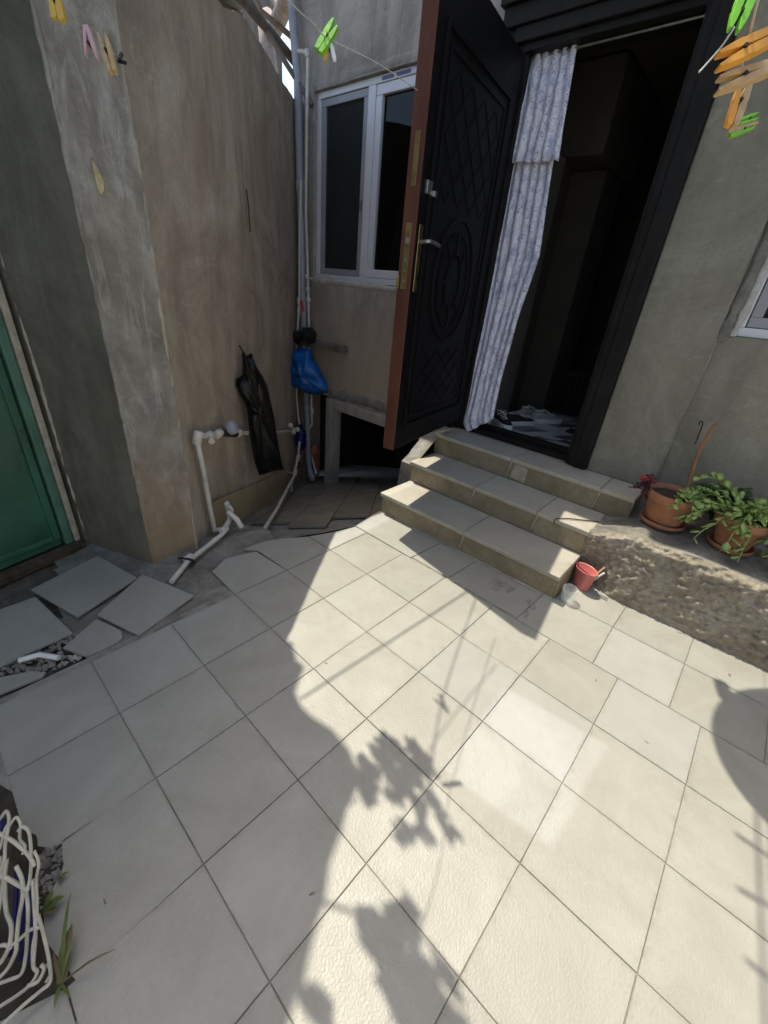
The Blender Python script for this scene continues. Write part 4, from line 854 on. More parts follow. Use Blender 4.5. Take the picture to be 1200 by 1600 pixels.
# --- hanging bags
def bag(name, label, px, P, n, mat, bulge, seed, ties):
    t = thing(name, label, 'plastic bag'); n = V(n).normalized()
    pts = [pln(*q, P, n) for q in px]; c = sum(pts, V()) / len(pts); rings = []; K = 7
    for side_ in (1, -1):
        for k in range(K):
            s = 1 - k / K; hgt = bulge * math.sqrt(max(0, 1 - s ** 2.2)) * (1 if side_ == 1 else 0.35) * side_
            rings.append([c + (p - c) * s + n * (hgt + 0.35 * bulge * nz(p * 9, 1, seed) * (1 - s * s) + 0.2 * bulge * nz((c + (p - c) * s) * 22, 1, seed)) for p in pts])
    mb = MB(); m_ = len(pts)
    for base in (0, K):
        vs = [p for r in rings[base:base + K] for p in r]; o = base
        cc = c + n * bulge * (1 if base == 0 else -0.35); vs.append(cc)
        fs = [(a * m_ + i, a * m_ + (i + 1) % m_, (a + 1) * m_ + (i + 1) % m_, (a + 1) * m_ + i) for a in range(K - 1) for i in range(m_)] + [((K - 1) * m_ + i, (K - 1) * m_ + (i + 1) % m_, K * m_) for i in range(m_)]
        mb.add(vs, fs, True)
    o = mb.build('sack', mat, t)
    bm = bmesh.new(); bm.from_mesh(o.data); bmesh.ops.remove_doubles(bm, verts=bm.verts, dist=1e-4); bmesh.ops.recalc_face_normals(bm, faces=bm.faces); bm.to_mesh(o.data); bm.free()
    for tp in ties: mb = MB(); mb.tube(smooth_path([pln(*q, V(P) + n * d, n) for q, d in tp], 4), 0.005, 6); mb.build('string', mat, t)
    return t
def dense(px, k=4):
    out = []
    for a, b_ in zip(px, px[1:] + px[:1]):
        for i in range(k): out.append((a[0] + (b_[0] - a[0]) * i / k, a[1] + (b_[1] - a[1]) * i / k))
    return out
nb = (ln + V((0.3, -0.75, 0)).normalized()).normalized()
Pb = pln(390, 560, LA + ln * 0.10, ln)
bag('black_bag', 'long black plastic sack hanging on the side wall over the pipe', dense([(378, 545), (386, 556), (394, 551), (400, 570), (418, 602), (428, 650), (436, 700), (443, 733), (425, 737), (405, 743), (398, 722), (390, 680), (386, 640), (368, 602), (369, 592), (379, 586)]), Pb, nb, M_BAGK, 0.055, 2,
    [[((374, 540), 0.0), ((384, 560), 0.05), ((396, 600), 0.07), ((415, 650), 0.07), ((432, 700), 0.06)]])
bag('blue_bag', 'bright blue plastic bag tied round the corner pipes', dense([(462, 545), (485, 545), (490, 560), (500, 578), (512, 602), (515, 612), (500, 616), (486, 617), (472, 611), (458, 604), (451, 590), (450, 570), (456, 560)]), wal(480, 580, 2.88), V((0.35, -1, 0)), M_BAGB, 0.11, 6,
    [[((466, 540), 0.03), ((475, 550), 0.06), ((486, 543), 0.03)]])
o = lump('navy_bottle', wal(470, 685, 2.86), 0.085, M_BLUEC, 14, (0.7, 0.7, 1.7)); tag(o, 'dark navy plastic wrap bundled behind the hose', 'wrap')
# --- white pipe on the side wall
LP = LA + ln * 0.05
w3 = pipe('water_pipe', 'white plastic water pipe along the side wall with meter and taps', [pln(*q, LP, ln) for q in ((335, 826), (328, 792), (317, 730), (308, 690), (310, 682), (318, 681), (345, 679), (372, 676), (400, 677), (430, 676), (460, 672))], 0.015, M_PVC)
for q, d, l in (((309, 684), (0, 0.3, 1), 0.075), ((327, 681), ld, 0.05), ((341, 678), ld, 0.07), ((372, 677), ld, 0.06), ((459, 672), ld, 0.06)): collar(w3, pln(*q, LP, ln), d, 0.026, l, M_PVC, 'fitting')
a, b_ = pln(328, 683, LP, ln), pln(331, 690, LP + ln * 0.03, ln); mb = MB(); mb.tube([a, b_], 0.019, 12); mb.build('stub', M_PVC, w3)
a = pln(358, 671, LP + ln * 0.03, ln); mb = MB(); Mx = Matrix.Rotation(math.radians(75), 3, V((0, 0, 1)).cross(ln)); mb.lathe([(0.001, 0), (0.04, 0.0), (0.044, 0.01), (0.044, 0.04), (0.036, 0.05), (0.001, 0.052)], 20, a, False, False, M=(Vector((0, 0, 1)).rotation_difference(ln + V((0, 0, 0.6)))).to_matrix()); mb.build('water_meter', M_PVCG, w3)
mb = MB(); mb.tube([pln(347, 676, LP + ln * 0.01, ln), pln(368, 678, LP + ln * 0.01, ln)], 0.024, 12); mb.build('meter_body', M_WIRE, w3)
for q, r in (((454, 665), 0.03), ((465, 671), 0.03), ((459, 676), 0.026)):
    mb = MB(); mb.lathe([(0.001, -r), (r * 0.7, -r * 0.7), (r, 0), (r * 0.7, r * 0.7), (0.001, r)], 14, pln(*q, LP + ln * 0.03, ln), False); mb.build('tap_knob', M_PVC, w3)
# loose white hose out of the corner
fl_ = lambda x, y, h: pln(x, y, P_r + n_r * h, n_r)
h1 = pipe('waste_hose', 'white waste hose slanting out of the corner onto the ramp', [wal(468, 690, 2.80), wal(466, 712, 2.72), wal(462, 730, 2.6), wal(459, 745, 2.5), fl_(447, 768, 0.12), fl_(430, 800, 0.06), fl_(409, 833, 0.02)], 0.014, M_PVC, 'hose')
for q in ((466, 715), (461, 738)): collar(h1, wal(*q, 2.7 if q[1] < 720 else 2.55), (0.1, 0.2, 1), 0.024, 0.07, M_PVC)
mb = MB(); mb.tube([wal(450, 738, 2.55), wal(463, 741, 2.54)], 0.011, 8); mb.build('tap_arm', M_PVC, h1); mb = MB(); mb.tube([wal(457, 752, 2.5), wal(455, 772, 2.45)], 0.009, 8); mb.build('outlet', M_PVC, h1)
# ground pipe across the broken concrete
g1 = pipe('ground_pipe', 'white pipe with black wrap lying on the broken concrete by the pillar', [gnd(268, 909, 0.02), gnd(292, 879, 0.025), gnd(322, 855, 0.03), gnd(346, 836, 0.035), gnd(355, 826, 0.04)], 0.0145, M_PVC)
collar(g1, gnd(295, 872, 0.025), gnd(322, 853) - gnd(293, 876), 0.021, 0.05, M_PVC); collar(g1, gnd(350, 828, 0.04), gnd(355, 826) - gnd(346, 836), 0.022, 0.06, M_PVC)
mb = MB(); a = gnd(352, 824, 0.04); mb.tube(smooth_path([a, a + V((-0.03, 0.05, 0.03)), a + V((-0.05, 0.06, 0.09)), a + V((-0.045, 0.05, 0.14))], 4), 0.017, 10); mb.tube([a + V((-0.02, 0.04, 0.09)), a + V((0.05, 0.06, 0.06)), a + V((0.06, 0.08, 0.0))], 0.017, 10); mb.tube([a + V((-0.08, 0.07, 0.13)), a + V((0.0, 0.06, 0.1))], 0.012, 8); mb.build('tap', M_PVC, g1)
mb = MB(); mb.tube([gnd(335, 829, 0.01), gnd(346, 827, 0.035)], 0.0145, 10); mb.build('joint', M_PVC, g1)
mb = MB(); mb.tube(smooth_path([gnd(280, 872, 0.01), gnd(297, 874, 0.045), gnd(304, 879, 0.02), gnd(296, 884, 0.012)], 4), 0.011, 8, flat=0.6); mb.build('black_tape', M_WIRE, g1)

# --- flower pots
def pot(label, c, rs, rt, h):
    t = thing('flower_pot', label, 'flower pot', 'terracotta pots on the ledge'); t.location = c
    mb = MB(); r_ = rt; mb.lathe([(0.001, 0.012), (rs, 0.012), (rs + (rt - rs) * 0.1, 0.04), (rt - 0.012, h - 0.052), (rt - 0.006, h - 0.05), (rt, h - 0.045), (rt + 0.003, h - 0.008), (rt, h), (rt - 0.014, h), (rt - 0.018, h - 0.03)], 40, cap0=False); mb.build('pot', M_TERRA, t)
    mb = MB(); mb.lathe([(0.001, 0.0), (rs + 0.012, 0.0), (rs + 0.026, 0.012), (rs + 0.03, 0.032), (rs + 0.022, 0.032), (rs + 0.015, 0.012), (0.001, 0.009)], 40, cap0=False); mb.build('saucer', M_TERRA, t)
    mb = MB(); vs = [(0, 0, h - 0.028)]; 
    for k in range(28): a = 2 * math.pi * k / 28; vs.append(((rt - 0.017) * math.cos(a), (rt - 0.017) * math.sin(a), h - 0.034 + 0.006 * nz((k, c[0], 0), 1)))
    mb.add(vs, [(0, 1 + k, 1 + (k + 1) % 28) for k in range(28)], True); mb.build('soil', M_SOIL, t)
    return t
LZ = 0.408
P1 = V((-0.14, 2.765, LZ)); P2 = V((0.195, 2.76, LZ))
pot('terracotta pot with saucer nearest the doorway, bare stick in it', P1, 0.09, 0.137, 0.205)
pot('terracotta pot with saucer further right under leafy succulent', P2, 0.08, 0.124, 0.195)
def leaf_mesh(l, w_, t_, mat, name='leaf'):
    mb = MB(); n = 8; vs = [(0, 0, 0)]; 
    for (x, ww) in ((0.12, 0.35), (0.35, 0.85), (0.62, 1.0), (0.85, 0.72)):
        vs += [(x * l, -ww * w_ / 2, 0.15 * w_ * (1 - abs(x - .5))), (x * l, 0, t_), (x * l, ww * w_ / 2, 0.15 * w_ * (1 - abs(x - .5))), (x * l, 0, -t_ * 0.6)]
    vs.append((l, 0, 0)); fs = []
    for k in range(4): fs.append((0, 1 + k, 1 + (k + 1) % 4))
    for s in range(3):
        for k in range(4): fs.append((1 + s * 4 + k, 5 + s * 4 + k, 5 + s * 4 + (k + 1) % 4, 1 + s * 4 + (k + 1) % 4))
    for k in range(4): fs.append((13 + k, 17, 13 + (k + 1) % 4))
    mb.add(vs, fs, True); return mb
def plant(label, c, stems, mat, lsize, name='succulent_plant', seed=0, cat='plant'):
    rnd = random.Random(seed); t = thing(name, label, cat); t.location = c
    pr_ = None
    for (az, reach, rise, droop) in stems:
        pts = []; n = 7
        for k in range(n + 1):
            s = k / n; pts.append(V((math.cos(az) * reach * s + 0.012 * rnd.uniform(-1, 1) * s, math.sin(az) * reach * s + 0.012 * rnd.uniform(-1, 1) * s, rise * math.sin(s * math.pi * 0.55) - droop * s ** 2.2)))
        mb = MB(); mb.tube(pts, 0.004, 5, rs=[0.005 - 0.003 * k / n for k in range(n + 1)]); mb.build('stem', mat, t)
        k = 0.12
        while k < 1.0:
            i = min(n - 1, int(k * n)); p = pts[i].lerp(pts[i + 1], k * n - i); d = (pts[i + 1] - pts[i]).normalized()
            side_ = d.cross(V((0, 0, 1))); side_ = side_.normalized() if side_.length > 0.1 else V((1, 0, 0))
            v = (d * rnd.uniform(0.4, 1.2) + side_ * rnd.uniform(-1, 1) + V((0, 0, rnd.uniform(-0.2, 0.8)))).normalized()
            if pr_ is None: o = leaf_mesh(1, 0.72, 0.09, mat).build('leaf', mat, t); pr_ = o
            else: o = pr_.copy(); C.objects.link(o)
            o.parent = t; o.location = p; s_ = lsize * rnd.uniform(0.7, 1.25); o.scale = (s_, s_ * rnd.uniform(.85, 1.15), s_)
            q = v.to_track_quat('X', 'Z'); o.rotation_mode = 'QUATERNION'; o.rotation_quaternion = q @ Matrix.Rotation(rnd.uniform(-0.9, 0.9), 3, 'X').to_quaternion()
            k += rnd.uniform(0.055, 0.105)
    return t
rnd = random.Random(3)
st1 = [(rnd.uniform(-2.6, 1.6), rnd.uniform(0.08, 0.2), rnd.uniform(0.03, 0.08), rnd.uniform(0.02, 0.08)) for _ in range(13)]
plant('low green succulent spilling over the rim of the pot with the stick', P1 + V((0.04, -0.03, 0.185)), st1, M_LEAF, 0.042, seed=4)
st2 = [(rnd.uniform(-math.pi, math.pi), rnd.uniform(0.12, 0.27), rnd.uniform(0.06, 0.16), rnd.uniform(0.05, 0.2)) for _ in range(17)] + [(math.pi * 0.95, 0.3, 0.12, 0.1), (-2.6, 0.3, 0.1, 0.16), (-2.2, 0.26, 0.08, 0.2), (-1.7, 0.2, 0.08, 0.22), (2.9, 0.27, 0.2, 0.08), (-1.3, 0.2, 0.1, 0.26), (-0.6, 0.24, 0.12, 0.2), (0.1, 0.26, 0.14, 0.1)]
plant('bushy bright green succulent overflowing the right-hand pot', P2 + V((0, 0, 0.18)), st2, M_LEAF, 0.05, seed=8)
st3 = [(rnd.uniform(-math.pi, math.pi), rnd.uniform(0.1, 0.22), rnd.uniform(0.1, 0.24), rnd.uniform(0.0, 0.1)) for _ in range(14)]
plant('dark shaded leafy plant against the wall between the pots', V((0.07, 2.93, LZ + 0.06)), st3, M_LEAF2, 0.06, 'leafy_plant', 12)
plant('leafy plant hanging at the right edge beside the second pot', V((0.5, 2.7, LZ + 0.1)), [(rnd.uniform(-math.pi, math.pi), rnd.uniform(0.12, 0.26), rnd.uniform(0.08, 0.2), rnd.uniform(0.05, 0.25)) for _ in range(16)], M_LEAF, 0.05, 'leafy_plant', 15)
plant('small maroon-leaved flowering plant at the left rim of the first pot', P1 + V((-0.12, -0.05, 0.2)), [(2.4, 0.05, 0.05, 0.0), (-2.6, 0.07, 0.03, 0.04), (3.1, 0.06, 0.04, 0.07), (-1.9, 0.05, 0.03, 0.06)], M_MAROON, 0.035, 'flowering_plant', 21)
mb = MB(); c = P1 + V((-0.165, -0.055, 0.245))
for k in range(5):
    a = 2 * math.pi * k / 5; mb.lathe([(0.001, -0.004), (0.011, -0.002), (0.013, 0.003), (0.001, 0.006)], 8, c + V((0.014 * math.cos(a), 0.0, 0.014 * math.sin(a))), False)
o = mb.build('red_flower', M_PETAL); tag(o, 'small crimson flower at the left rim of the first pot', 'flower')
# bare stick
a = P1 + V((0.055, 0.03, 0.16)); tip = wal(1118, 662, 2.93); mb = MB(); mid = wal(1090, 712, 2.87)
mb.tube(smooth_path([a, mid, wal(1104, 684, 2.9), tip], 5), 0.008, 8, rs=None); o = mb.build('bare_stick', M_STICK); tag(o, 'bare brown stick standing in the first flower pot', 'stick')
mb = MB(); mb.tube(smooth_path([wal(1092, 664, 3.05), wal(1095, 658, 3.03), wal(1098, 662, 3.03), wal(1093, 676, 3.05), wal(1086, 694, 3.05)], 4), 0.003, 6); o = mb.build('wall_hook', M_WIRE); tag(o, 'small bent black wire hook on the wall behind the stick', 'hook')

# --- cup and glass
cc = V((-0.362, 2.385, 0.0)); cup = thing('plastic_cup', 'coral red oval plastic cup with divider at the foot of the ledge', 'cup'); cup.location = cc; cup.scale = (1.18, 1.18, 1.18)
Mr = Matrix.Rotation(-0.5, 3, 'Z')
mb = MB(); mb.lathe([(0.001, 0.0), (0.036, 0.0), (0.039, 0.004), (0.052, 0.108), (0.055, 0.112), (0.052, 0.113), (0.0485, 0.108), (0.036, 0.006), (0.001, 0.006)], 36, cap0=False, ell=(1.15, 0.8), M=Mr); mb.build('body', M_PINK, cup)
mb = MB(); mb.add([Mr @ V(p) for p in ((-0.04, -0.001, 0.006), (0.04, -0.001, 0.006), (0.055, -0.001, 0.1), (-0.055, -0.001, 0.1), (-0.04, 0.0015, 0.006), (0.04, 0.0015, 0.006), (0.055, 0.0015, 0.1), (-0.055, 0.0015, 0.1))], [(0, 1, 2, 3), (7, 6, 5, 4), (3, 2, 6, 7), (0, 3, 7, 4), (1, 5, 6, 2)]); mb.build('divider', M_PINK, cup)
for k, (dx, dy, mt, lb) in enumerate(((0.0, 0.012, M_BRUSH, 'tan brush handle standing in the red cup'), (0.012, -0.012, M_SOLE, 'white brush handle standing in the red cup'))):
    a = cc + V((0.02 + dx * 0.5, dy * 0.5, 0.03)); b_ = cc + V((0.08 + dx, dy + 0.012, 0.175 - 0.02 * k)); mb = MB(); mb.tube([a, a.lerp(b_, 0.5), b_], 0.006, 8, rs=[0.004, 0.006, 0.0075], flat=0.6); o = mb.build('brush_handle', mt); tag(o, lb, 'brush', 'brushes in the red cup')
gc = V((-0.372, 2.185, 0.0)); mb = MB(); mb.lathe([(0.001, 0.0), (0.03, 0.0), (0.034, 0.004), (0.043, 0.088), (0.0415, 0.09), (0.039, 0.088), (0.031, 0.012), (0.001, 0.01)], 40, gc, cap0=False); o = mb.build('drinking_glass', M_DRINK, loc=gc); tag(o, 'clear drinking glass standing beside the bottom step', 'glass')
# wire across the middle step
mb = MB(); mb.tube(smooth_path([gnd(866, 818, 0.31), gnd(868, 811, 0.332), gnd(885, 810, 0.334), gnd(905, 812, 0.333), gnd(936, 815, 0.332)], 5), 0.0035, 6); o = mb.build('black_wire', M_WIRE); tag(o, 'thin black wire lying across the end of the middle step', 'wire')

# --- rubble, dry leaves, weeds
def rubble(name, poly_px, count, smin, smax, seed, zoff=-0.02):
    rr = random.Random(seed); mb = MB(); P = [gnd(*q) for q in poly_px]; xs = [p.x for p in P]; ys = [p.y for p in P]
    def ins(x, y):
        r = False
        for a in range(len(P)):
            p, q = P[a], P[(a + 1) % len(P)]
            if (p.y > y) != (q.y > y) and x < (q.x - p.x) * (y - p.y) / (q.y - p.y) + p.x: r = not r
        return r
    k = 0
    while k < count:
        x, y = rr.uniform(min(xs), max(xs)), rr.uniform(min(ys), max(ys))
        if not ins(x, y): continue
        k += 1; s = rr.uniform(smin, smax); vs = []
        Mz = Matrix.Rotation(rr.uniform(0, 6.3), 3, 'Z') @ Matrix.Rotation(rr.uniform(-.5, .5), 3, 'X')
        for d in ((1, 0, 0), (-1, 0, 0), (0, 1, 0), (0, -1, 0), (0, 0, 1), (0, 0, -1)): vs.append(Mz @ (V(d) * s * rr.uniform(0.5, 1.1)) + V((x, y, zoff + s * 0.3)))
        mb.add(vs, [(0, 2, 4), (2, 1, 4), (1, 3, 4), (3, 0, 4), (2, 0, 5), (1, 2, 5), (3, 1, 5), (0, 3, 5)])
    o = mb.build(name, M_STONES); return o
o = rubble('rubble', [(0, 1058), (0, 1035), (110, 990), (152, 958), (98, 1012), (130, 1024), (70, 1050)], 150, 0.006, 0.02, 2); tag(o, 'small grey stones in the gap between the broken tiles', 'rubble', kind='stuff')
o = rubble('rubble', [(118, 968), (148, 962), (216, 995), (192, 1005), (195, 990)], 30, 0.004, 0.01, 5); tag(o, 'fine grit beside the loose square tile', 'rubble', kind='stuff')
o = rubble('rubble', [(96, 1312), (60, 1330), (40, 1400), (60, 1440), (70, 1400), (94, 1365)], 70, 0.005, 0.016, 8, -0.004); tag(o, 'stones in the chipped hole beside the cable tangle', 'rubble', kind='stuff')
mb = MB(); mb.tube([gnd(30, 1032, 0.0), gnd(62, 1023, 0.008), (gnd(92, 1028, 0.006))], 0.012, 8); o = mb.build('stone_shard', M_SOLE, None); tag(o, 'long pale shard lying among the rubble', 'shard')
def blade(mb, p, d, l, w_, curl=0.4):
    p, d = V(p), V(d).normalized(); s = d.cross(V((0, 0, 1))).normalized(); vs = []
    for k in range(5):
        t = k / 4; q = p + d * l * t + V((0, 0, l * curl * math.sin(t * 2.2))); ww = w_ * (1 - t ** 2) * (0.6 + t); vs += [q - s * ww / 2, q + s * ww / 2 + V((0, 0, ww * 0.3))]
    mb.add(vs, [(2 * k, 2 * k + 1, 2 * k + 3, 2 * k + 2) for k in range(4)], True)
def weed(label, c, blades, mat, seed, group='weeds in the floor joints'):
    rr = random.Random(seed); t = thing('weed', label, 'weed', group); t.location = c
    for k, (az, l, w_, cu) in enumerate(blades):
        mb = MB(); blade(mb, (0, 0, 0), (math.cos(az), math.sin(az), 0.25), l, w_, cu); mb.build('leaf', mat if k % 2 == 0 else M_GRASSD, t)
    return t
wc = gnd(96, 1537)
weed('long-bladed weed growing at the tile corner beside the cable tangle', wc, [(math.atan2(*reversed((gnd(125, 1400) - wc)[:2])), 0.16, 0.012, 0.25), (math.atan2(*reversed((gnd(120, 1450) - wc)[:2])), 0.1, 0.035, 0.2), (2.2, 0.07, 0.008, 0.6), (1.1, 0.13, 0.008, 0.3), (-0.4, 0.05, 0.01, 0.3), (3.0, 0.06, 0.01, 0.5), (0.2, 0.06, 0.007, 0.2)], M_GRASS, 1)
weed('small round-leaved weed at the edge of the chipped tile', gnd(70, 1425), [(1.3, 0.05, 0.028, 0.3), (0.6, 0.04, 0.024, 0.3), (2.2, 0.04, 0.02, 0.4)], M_GRASS, 2)
weed('tiny weed tuft at the tip of the chipped tile', gnd(92, 1372), [(1.0, 0.03, 0.012, 0.4), (0.2, 0.025, 0.012, 0.3)], M_GRASS, 3)
rr = random.Random(11)
for k, (x, y, lb) in enumerate(((1141, 1056, 'dry brown leaf by the ledge'), (1007, 1157, 'dry sliver on a pale tile'), (930, 1064, 'thin straw on the pale tile'), (165, 1413, 'dark seed husk on the shaded floor'), (483, 1398, 'thin twig on the shaded floor'), (512, 1037, 'thin twig on the sunlit floor'))):
    p = gnd(x, y, 0.002); mb = MB(); blade(mb, (0, 0, 0), (rr.uniform(-1, 1), rr.uniform(-1, 1), 0), 0.018 if k not in (0,) else 0.014, 0.0035 if k else 0.012, 0.1); o = mb.build('debris', M_GRASSD if k else M_STICK); o.location = p; tag(o, lb, 'debris', 'bits of dry debris on the floor')

for k, (px, lb) in enumerate((([(765, 908), (775, 902), (790, 908), (800, 918), (786, 916), (778, 924), (768, 920)], 'curved dark mud smudge on the tile before the steps'), ([(788, 920), (803, 916), (806, 921), (794, 926)], 'short dark mud smudge beside the curved one'), ([(822, 938), (827, 934), (831, 941), (826, 944)], 'small round mud spot near the bottom step corner'), ([(828, 946), (836, 942), (838, 952), (832, 954)], 'mud spot between the two others near the step corner'), ([(818, 958), (825, 953), (826, 962), (820, 965)], 'lowest mud spot near the bottom step corner'))):
    P = [gnd(*q, 0.0022) for q in px]; c = sum(P, V()) / len(P); out = []
    for a, b_ in zip(P, P[1:] + P[:1]):
        for t in range(4): q = a.lerp(b_, t / 4); out.append(c + (q - c) * (1 + 0.25 * nz(q * 60, 1, k)))
    mb = MB(); mb.slab(out, (0, 0, -0.0012)); o = mb.build('mud_smudge', M_SMUDGE); tag(o, lb, 'smudge', 'mud smudges before the steps')
o = rubble('grit', [(925, 925), (985, 945), (1060, 990), (1200, 1052), (1200, 1040), (1060, 978), (985, 933), (930, 915)], 160, 0.0015, 0.006, 21, 0.001); tag(o, 'fine grit along the foot of the stone ledge', 'grit', kind='stuff')
o = rubble('grit', [(300, 870), (340, 840), (400, 850), (380, 870), (335, 892), (290, 930), (260, 915)], 170, 0.002, 0.008, 23, -0.008); tag(o, 'crumbs of mortar on the broken concrete by the pillar', 'grit', kind='stuff')
o = rubble('grit', [(50, 930), (150, 870), (215, 905), (300, 935), (230, 995), (100, 1015)], 120, 0.0015, 0.006, 25, 0.0); tag(o, 'crumbs round the loose tiles', 'grit', kind='stuff')
# --- tangle of cables, bottom left
ct = thing('cable_tangle', 'tangle of cream-white cables heaped at the lower left corner', 'cables')
ZO = lambda x, y: (x / 4.2115, 1220 + y / 4.2105)
def zc_(y): return max(0.04, 0.34 - 0.26 * (y - 200) / 900)
traces = [([(-60, 300), (0, 250), (40, 200), (60, 260), (35, 420), (30, 520), (10, 640)], .0045), ([(60, 300), (105, 240), (135, 290), (130, 380), (165, 430), (150, 480)], .004),
          ([(120, 330), (150, 300), (190, 340), (205, 480), (200, 620), (180, 720), (160, 760)], .0045), ([(225, 460), (255, 540), (240, 650), (245, 800), (240, 950), (215, 1100), (215, 1215)], .004),
          ([(-30, 700), (0, 600), (40, 520), (30, 640), (40, 850), (75, 960), (60, 1090), (0, 1200), (-80, 1250)], .006), ([(105, 560), (145, 650), (150, 760), (125, 900), (110, 1050), (105, 1120), (60, 1220), (0, 1290), (-80, 1330)], .0055),
          ([(170, 700), (185, 840), (180, 1000), (170, 1150), (140, 1270), (60, 1310), (-60, 1350)], .005), ([(215, 650), (225, 800), (235, 1000), (220, 1210), (245, 1260), (200, 1340), (100, 1420), (-60, 1520)], .005),
          ([(250, 880), (285, 1000), (325, 1190), (330, 1320), (270, 1380), (150, 1480), (0, 1620)], .005), ([(-40, 330), (0, 350), (90, 400), (180, 480), (230, 560)], .0055), ([(0, 610), (30, 630), (130, 690), (190, 720)], .006),
          ([(60, 1080), (110, 1060), (200, 980), (280, 960)], .005), ([(-40, 470), (0, 440), (30, 330), (50, 290)], .004), ([(-20, 900), (10, 760), (20, 600), (0, 500)], .005), ([(270, 1210), (290, 1240), (250, 1320), (180, 1350)], .005), ([(310, 1200), (335, 1260), (300, 1330)], .004),
          ([(-60, 1120), (20, 1080), (80, 1100)], .005)]
for tr_, r in traces:
    pts = [gnd(*ZO(x, y), zc_(y)) for x, y in tr_]; mb = MB(); mb.tube(smooth_path(pts, 6), r * 0.82, 7); mb.build('cable', M_CABLE, ct)
for tr_ in ([(110, 600), (105, 800), (90, 1000), (60, 1150)], [(160, 640), (150, 850), (160, 1040), (130, 1180)], [(215, 700), (205, 900), (215, 1060), (190, 1180)], [(20, 260), (0, 330), (-30, 420)]):
    pts = [gnd(*ZO(x, y), zc_(y) - 0.03) for x, y in tr_]; mb = MB(); mb.tube(smooth_path(pts, 5), 0.005, 6); mb.build('cable', M_BLUEC, ct)
mb = MB(); vs = []; nu, nv = 26, 20
for i in range(nu + 1):
    for k in range(nv + 1):
        px_, py_ = -170 + 470 * i / nu, 330 + 1150 * k / nv; e = min(i, nu - i, 4) / 4 * min(k, nv - k, 4) / 4
        lim = 255 + 60 * min(1, max(0, (py_ - 700) / 500)); x = -250 + (lim + 250) * i / nu
        p = gnd(*ZO(x, py_), 0.0); vs.append((p.x, p.y, max(-0.012, (zc_(py_) - 0.075) * min(1, e * 1.3) + 0.02 * nz(p * 14, 1, 4) * e) if e > 0 else -0.012))
w_ = nv + 1; mb.add(vs, [(i * w_ + k, (i + 1) * w_ + k, (i + 1) * w_ + k + 1, i * w_ + k + 1) for i in range(nu) for k in range(nv)], True); mb.build('dark_heap', M_SOIL, ct)

# --- washing lines and pegs
def cord(label, pts, r=0.0016, sm=5, mat=M_LINE, name='washing_line'):
    mb = MB(); mb.tube(smooth_path(pts, sm), r, 6); o = mb.build(name, mat); tag(o, label, 'cord'); return o
cord('white washing line running to the open door edge past the left window', [dep(652, 141, 1.72), dep(590, 99, 1.40), dep(514, 61, 1.12), dep(491, 38, 1.05), dep(470, 20, 0.98), dep(440, -8, 0.9), dep(380, -60, 0.8), dep(200, -230, 0.62)])
cord('white washing line with pegs at the upper right corner', [dep(1200, -60, 0.42), dep(1182, 10, 0.47), dep(1168, 70, 0.54), dep(1156, 130, 0.72), dep(1158, 188, 1.2), wal(1165, 205, 3.07)], 0.0016)
cord('thin grey washing line tied to the hook on the pillar', [dep(40, -90, 0.6), dep(100, 8, 0.85), dep(150, 62, 1.05), pln(188, 90, V((-2.13, 0.7, 0)), V((1, 0, 0)))], 0.0009)
cord('loose silver cord end hanging from the lime green peg', [dep(1148, 42, 0.55), dep(1128, 72, 0.56), dep(1104, 100, 0.57), dep(1092, 113, 0.57)], 0.0012)
def peg(label, A, B, t, mat, mat2=None, wid=0.16, openk=0.16, group='clothes pegs', tB=None):
    """A grip end, B jaw tips (two pixels), t depth"""
    tB = tB or t; th = thing('clothes_peg', label, 'clothes peg', group)
    f3 = -F_
    for k, b_ in enumerate(B):
        a = dep(*A[k % len(A)], t); e = dep(*b_, tB); L_ = (e - a).length; d = (e - a).normalized(); s = d.cross(f3).normalized(); th_ = L_ * wid * 0.8
        prof = [(0, 0.75), (0.1, 0.95), (0.42, 1.0), (0.5, 0.8), (0.56, 1.0), (0.8, 0.7), (1.0, 0.3)]
        mb = MB(); up_ = [a + d * L_ * x + s * th_ * h / 2 for x, h in prof]; lo_ = [a + d * L_ * x - s * th_ * h / 2 for x, h in prof]
        mb.slab(up_ + lo_[::-1], f3 * -L_ * 0.13); mb.build('arm', mat if k == 0 or mat2 is None else mat2, th, 0.0006)
    c = (dep(*A[0], t) + dep(*A[-1], t)) / 2; e = (dep(*B[0], tB) + dep(*B[-1], tB)) / 2; m_ = c.lerp(e, 0.55); L_ = (e - c).length; mb = MB()
    mb.tube([m_ + f3 * L_ * 0.03, m_ - f3 * L_ * 0.16], L_ * 0.035, 8); mb.build('spring', M_WIRE, th); return th
peg('lime green peg at the top of the right washing line', [(1166, -22), (1182, -16)], [(1143, 42), (1156, 46)], 0.55, M_PINGREEN, wid=0.22)
peg('orange plastic peg, second on the right washing line', [(1212, 42), (1214, 56)], [(1125, 80), (1126, 101)], 0.5, M_WOODO, wid=0.17)
peg('pale wooden peg, third on the right washing line', [(1212, 94), (1214, 102)], [(1126, 118), (1124, 139)], 0.52, M_WOOD, wid=0.15)
peg('orange-brown peg hanging upright below the pale wooden one', [(1141, 193), (1151, 194)], [(1160, 128), (1177, 121)], 0.57, M_WOODO, M_WOOD, wid=0.18)
peg('small green peg far along the right washing line', [(1157, 186), (1158, 192)], [(1186, 175), (1186, 184)], 1.15, M_PINGREEN, wid=0.16)
peg('small wooden peg lowest on the right washing line', [(1139, 206), (1142, 211)], [(1186, 190), (1180, 198)], 1.2, M_WOOD, M_PINGREEN, wid=0.16)
peg('lime green peg clipped on the line before the left window', [(494, 74), (500, 80)], [(521, 27), (527, 39)], 1.1, M_PINGREEN, wid=0.2)
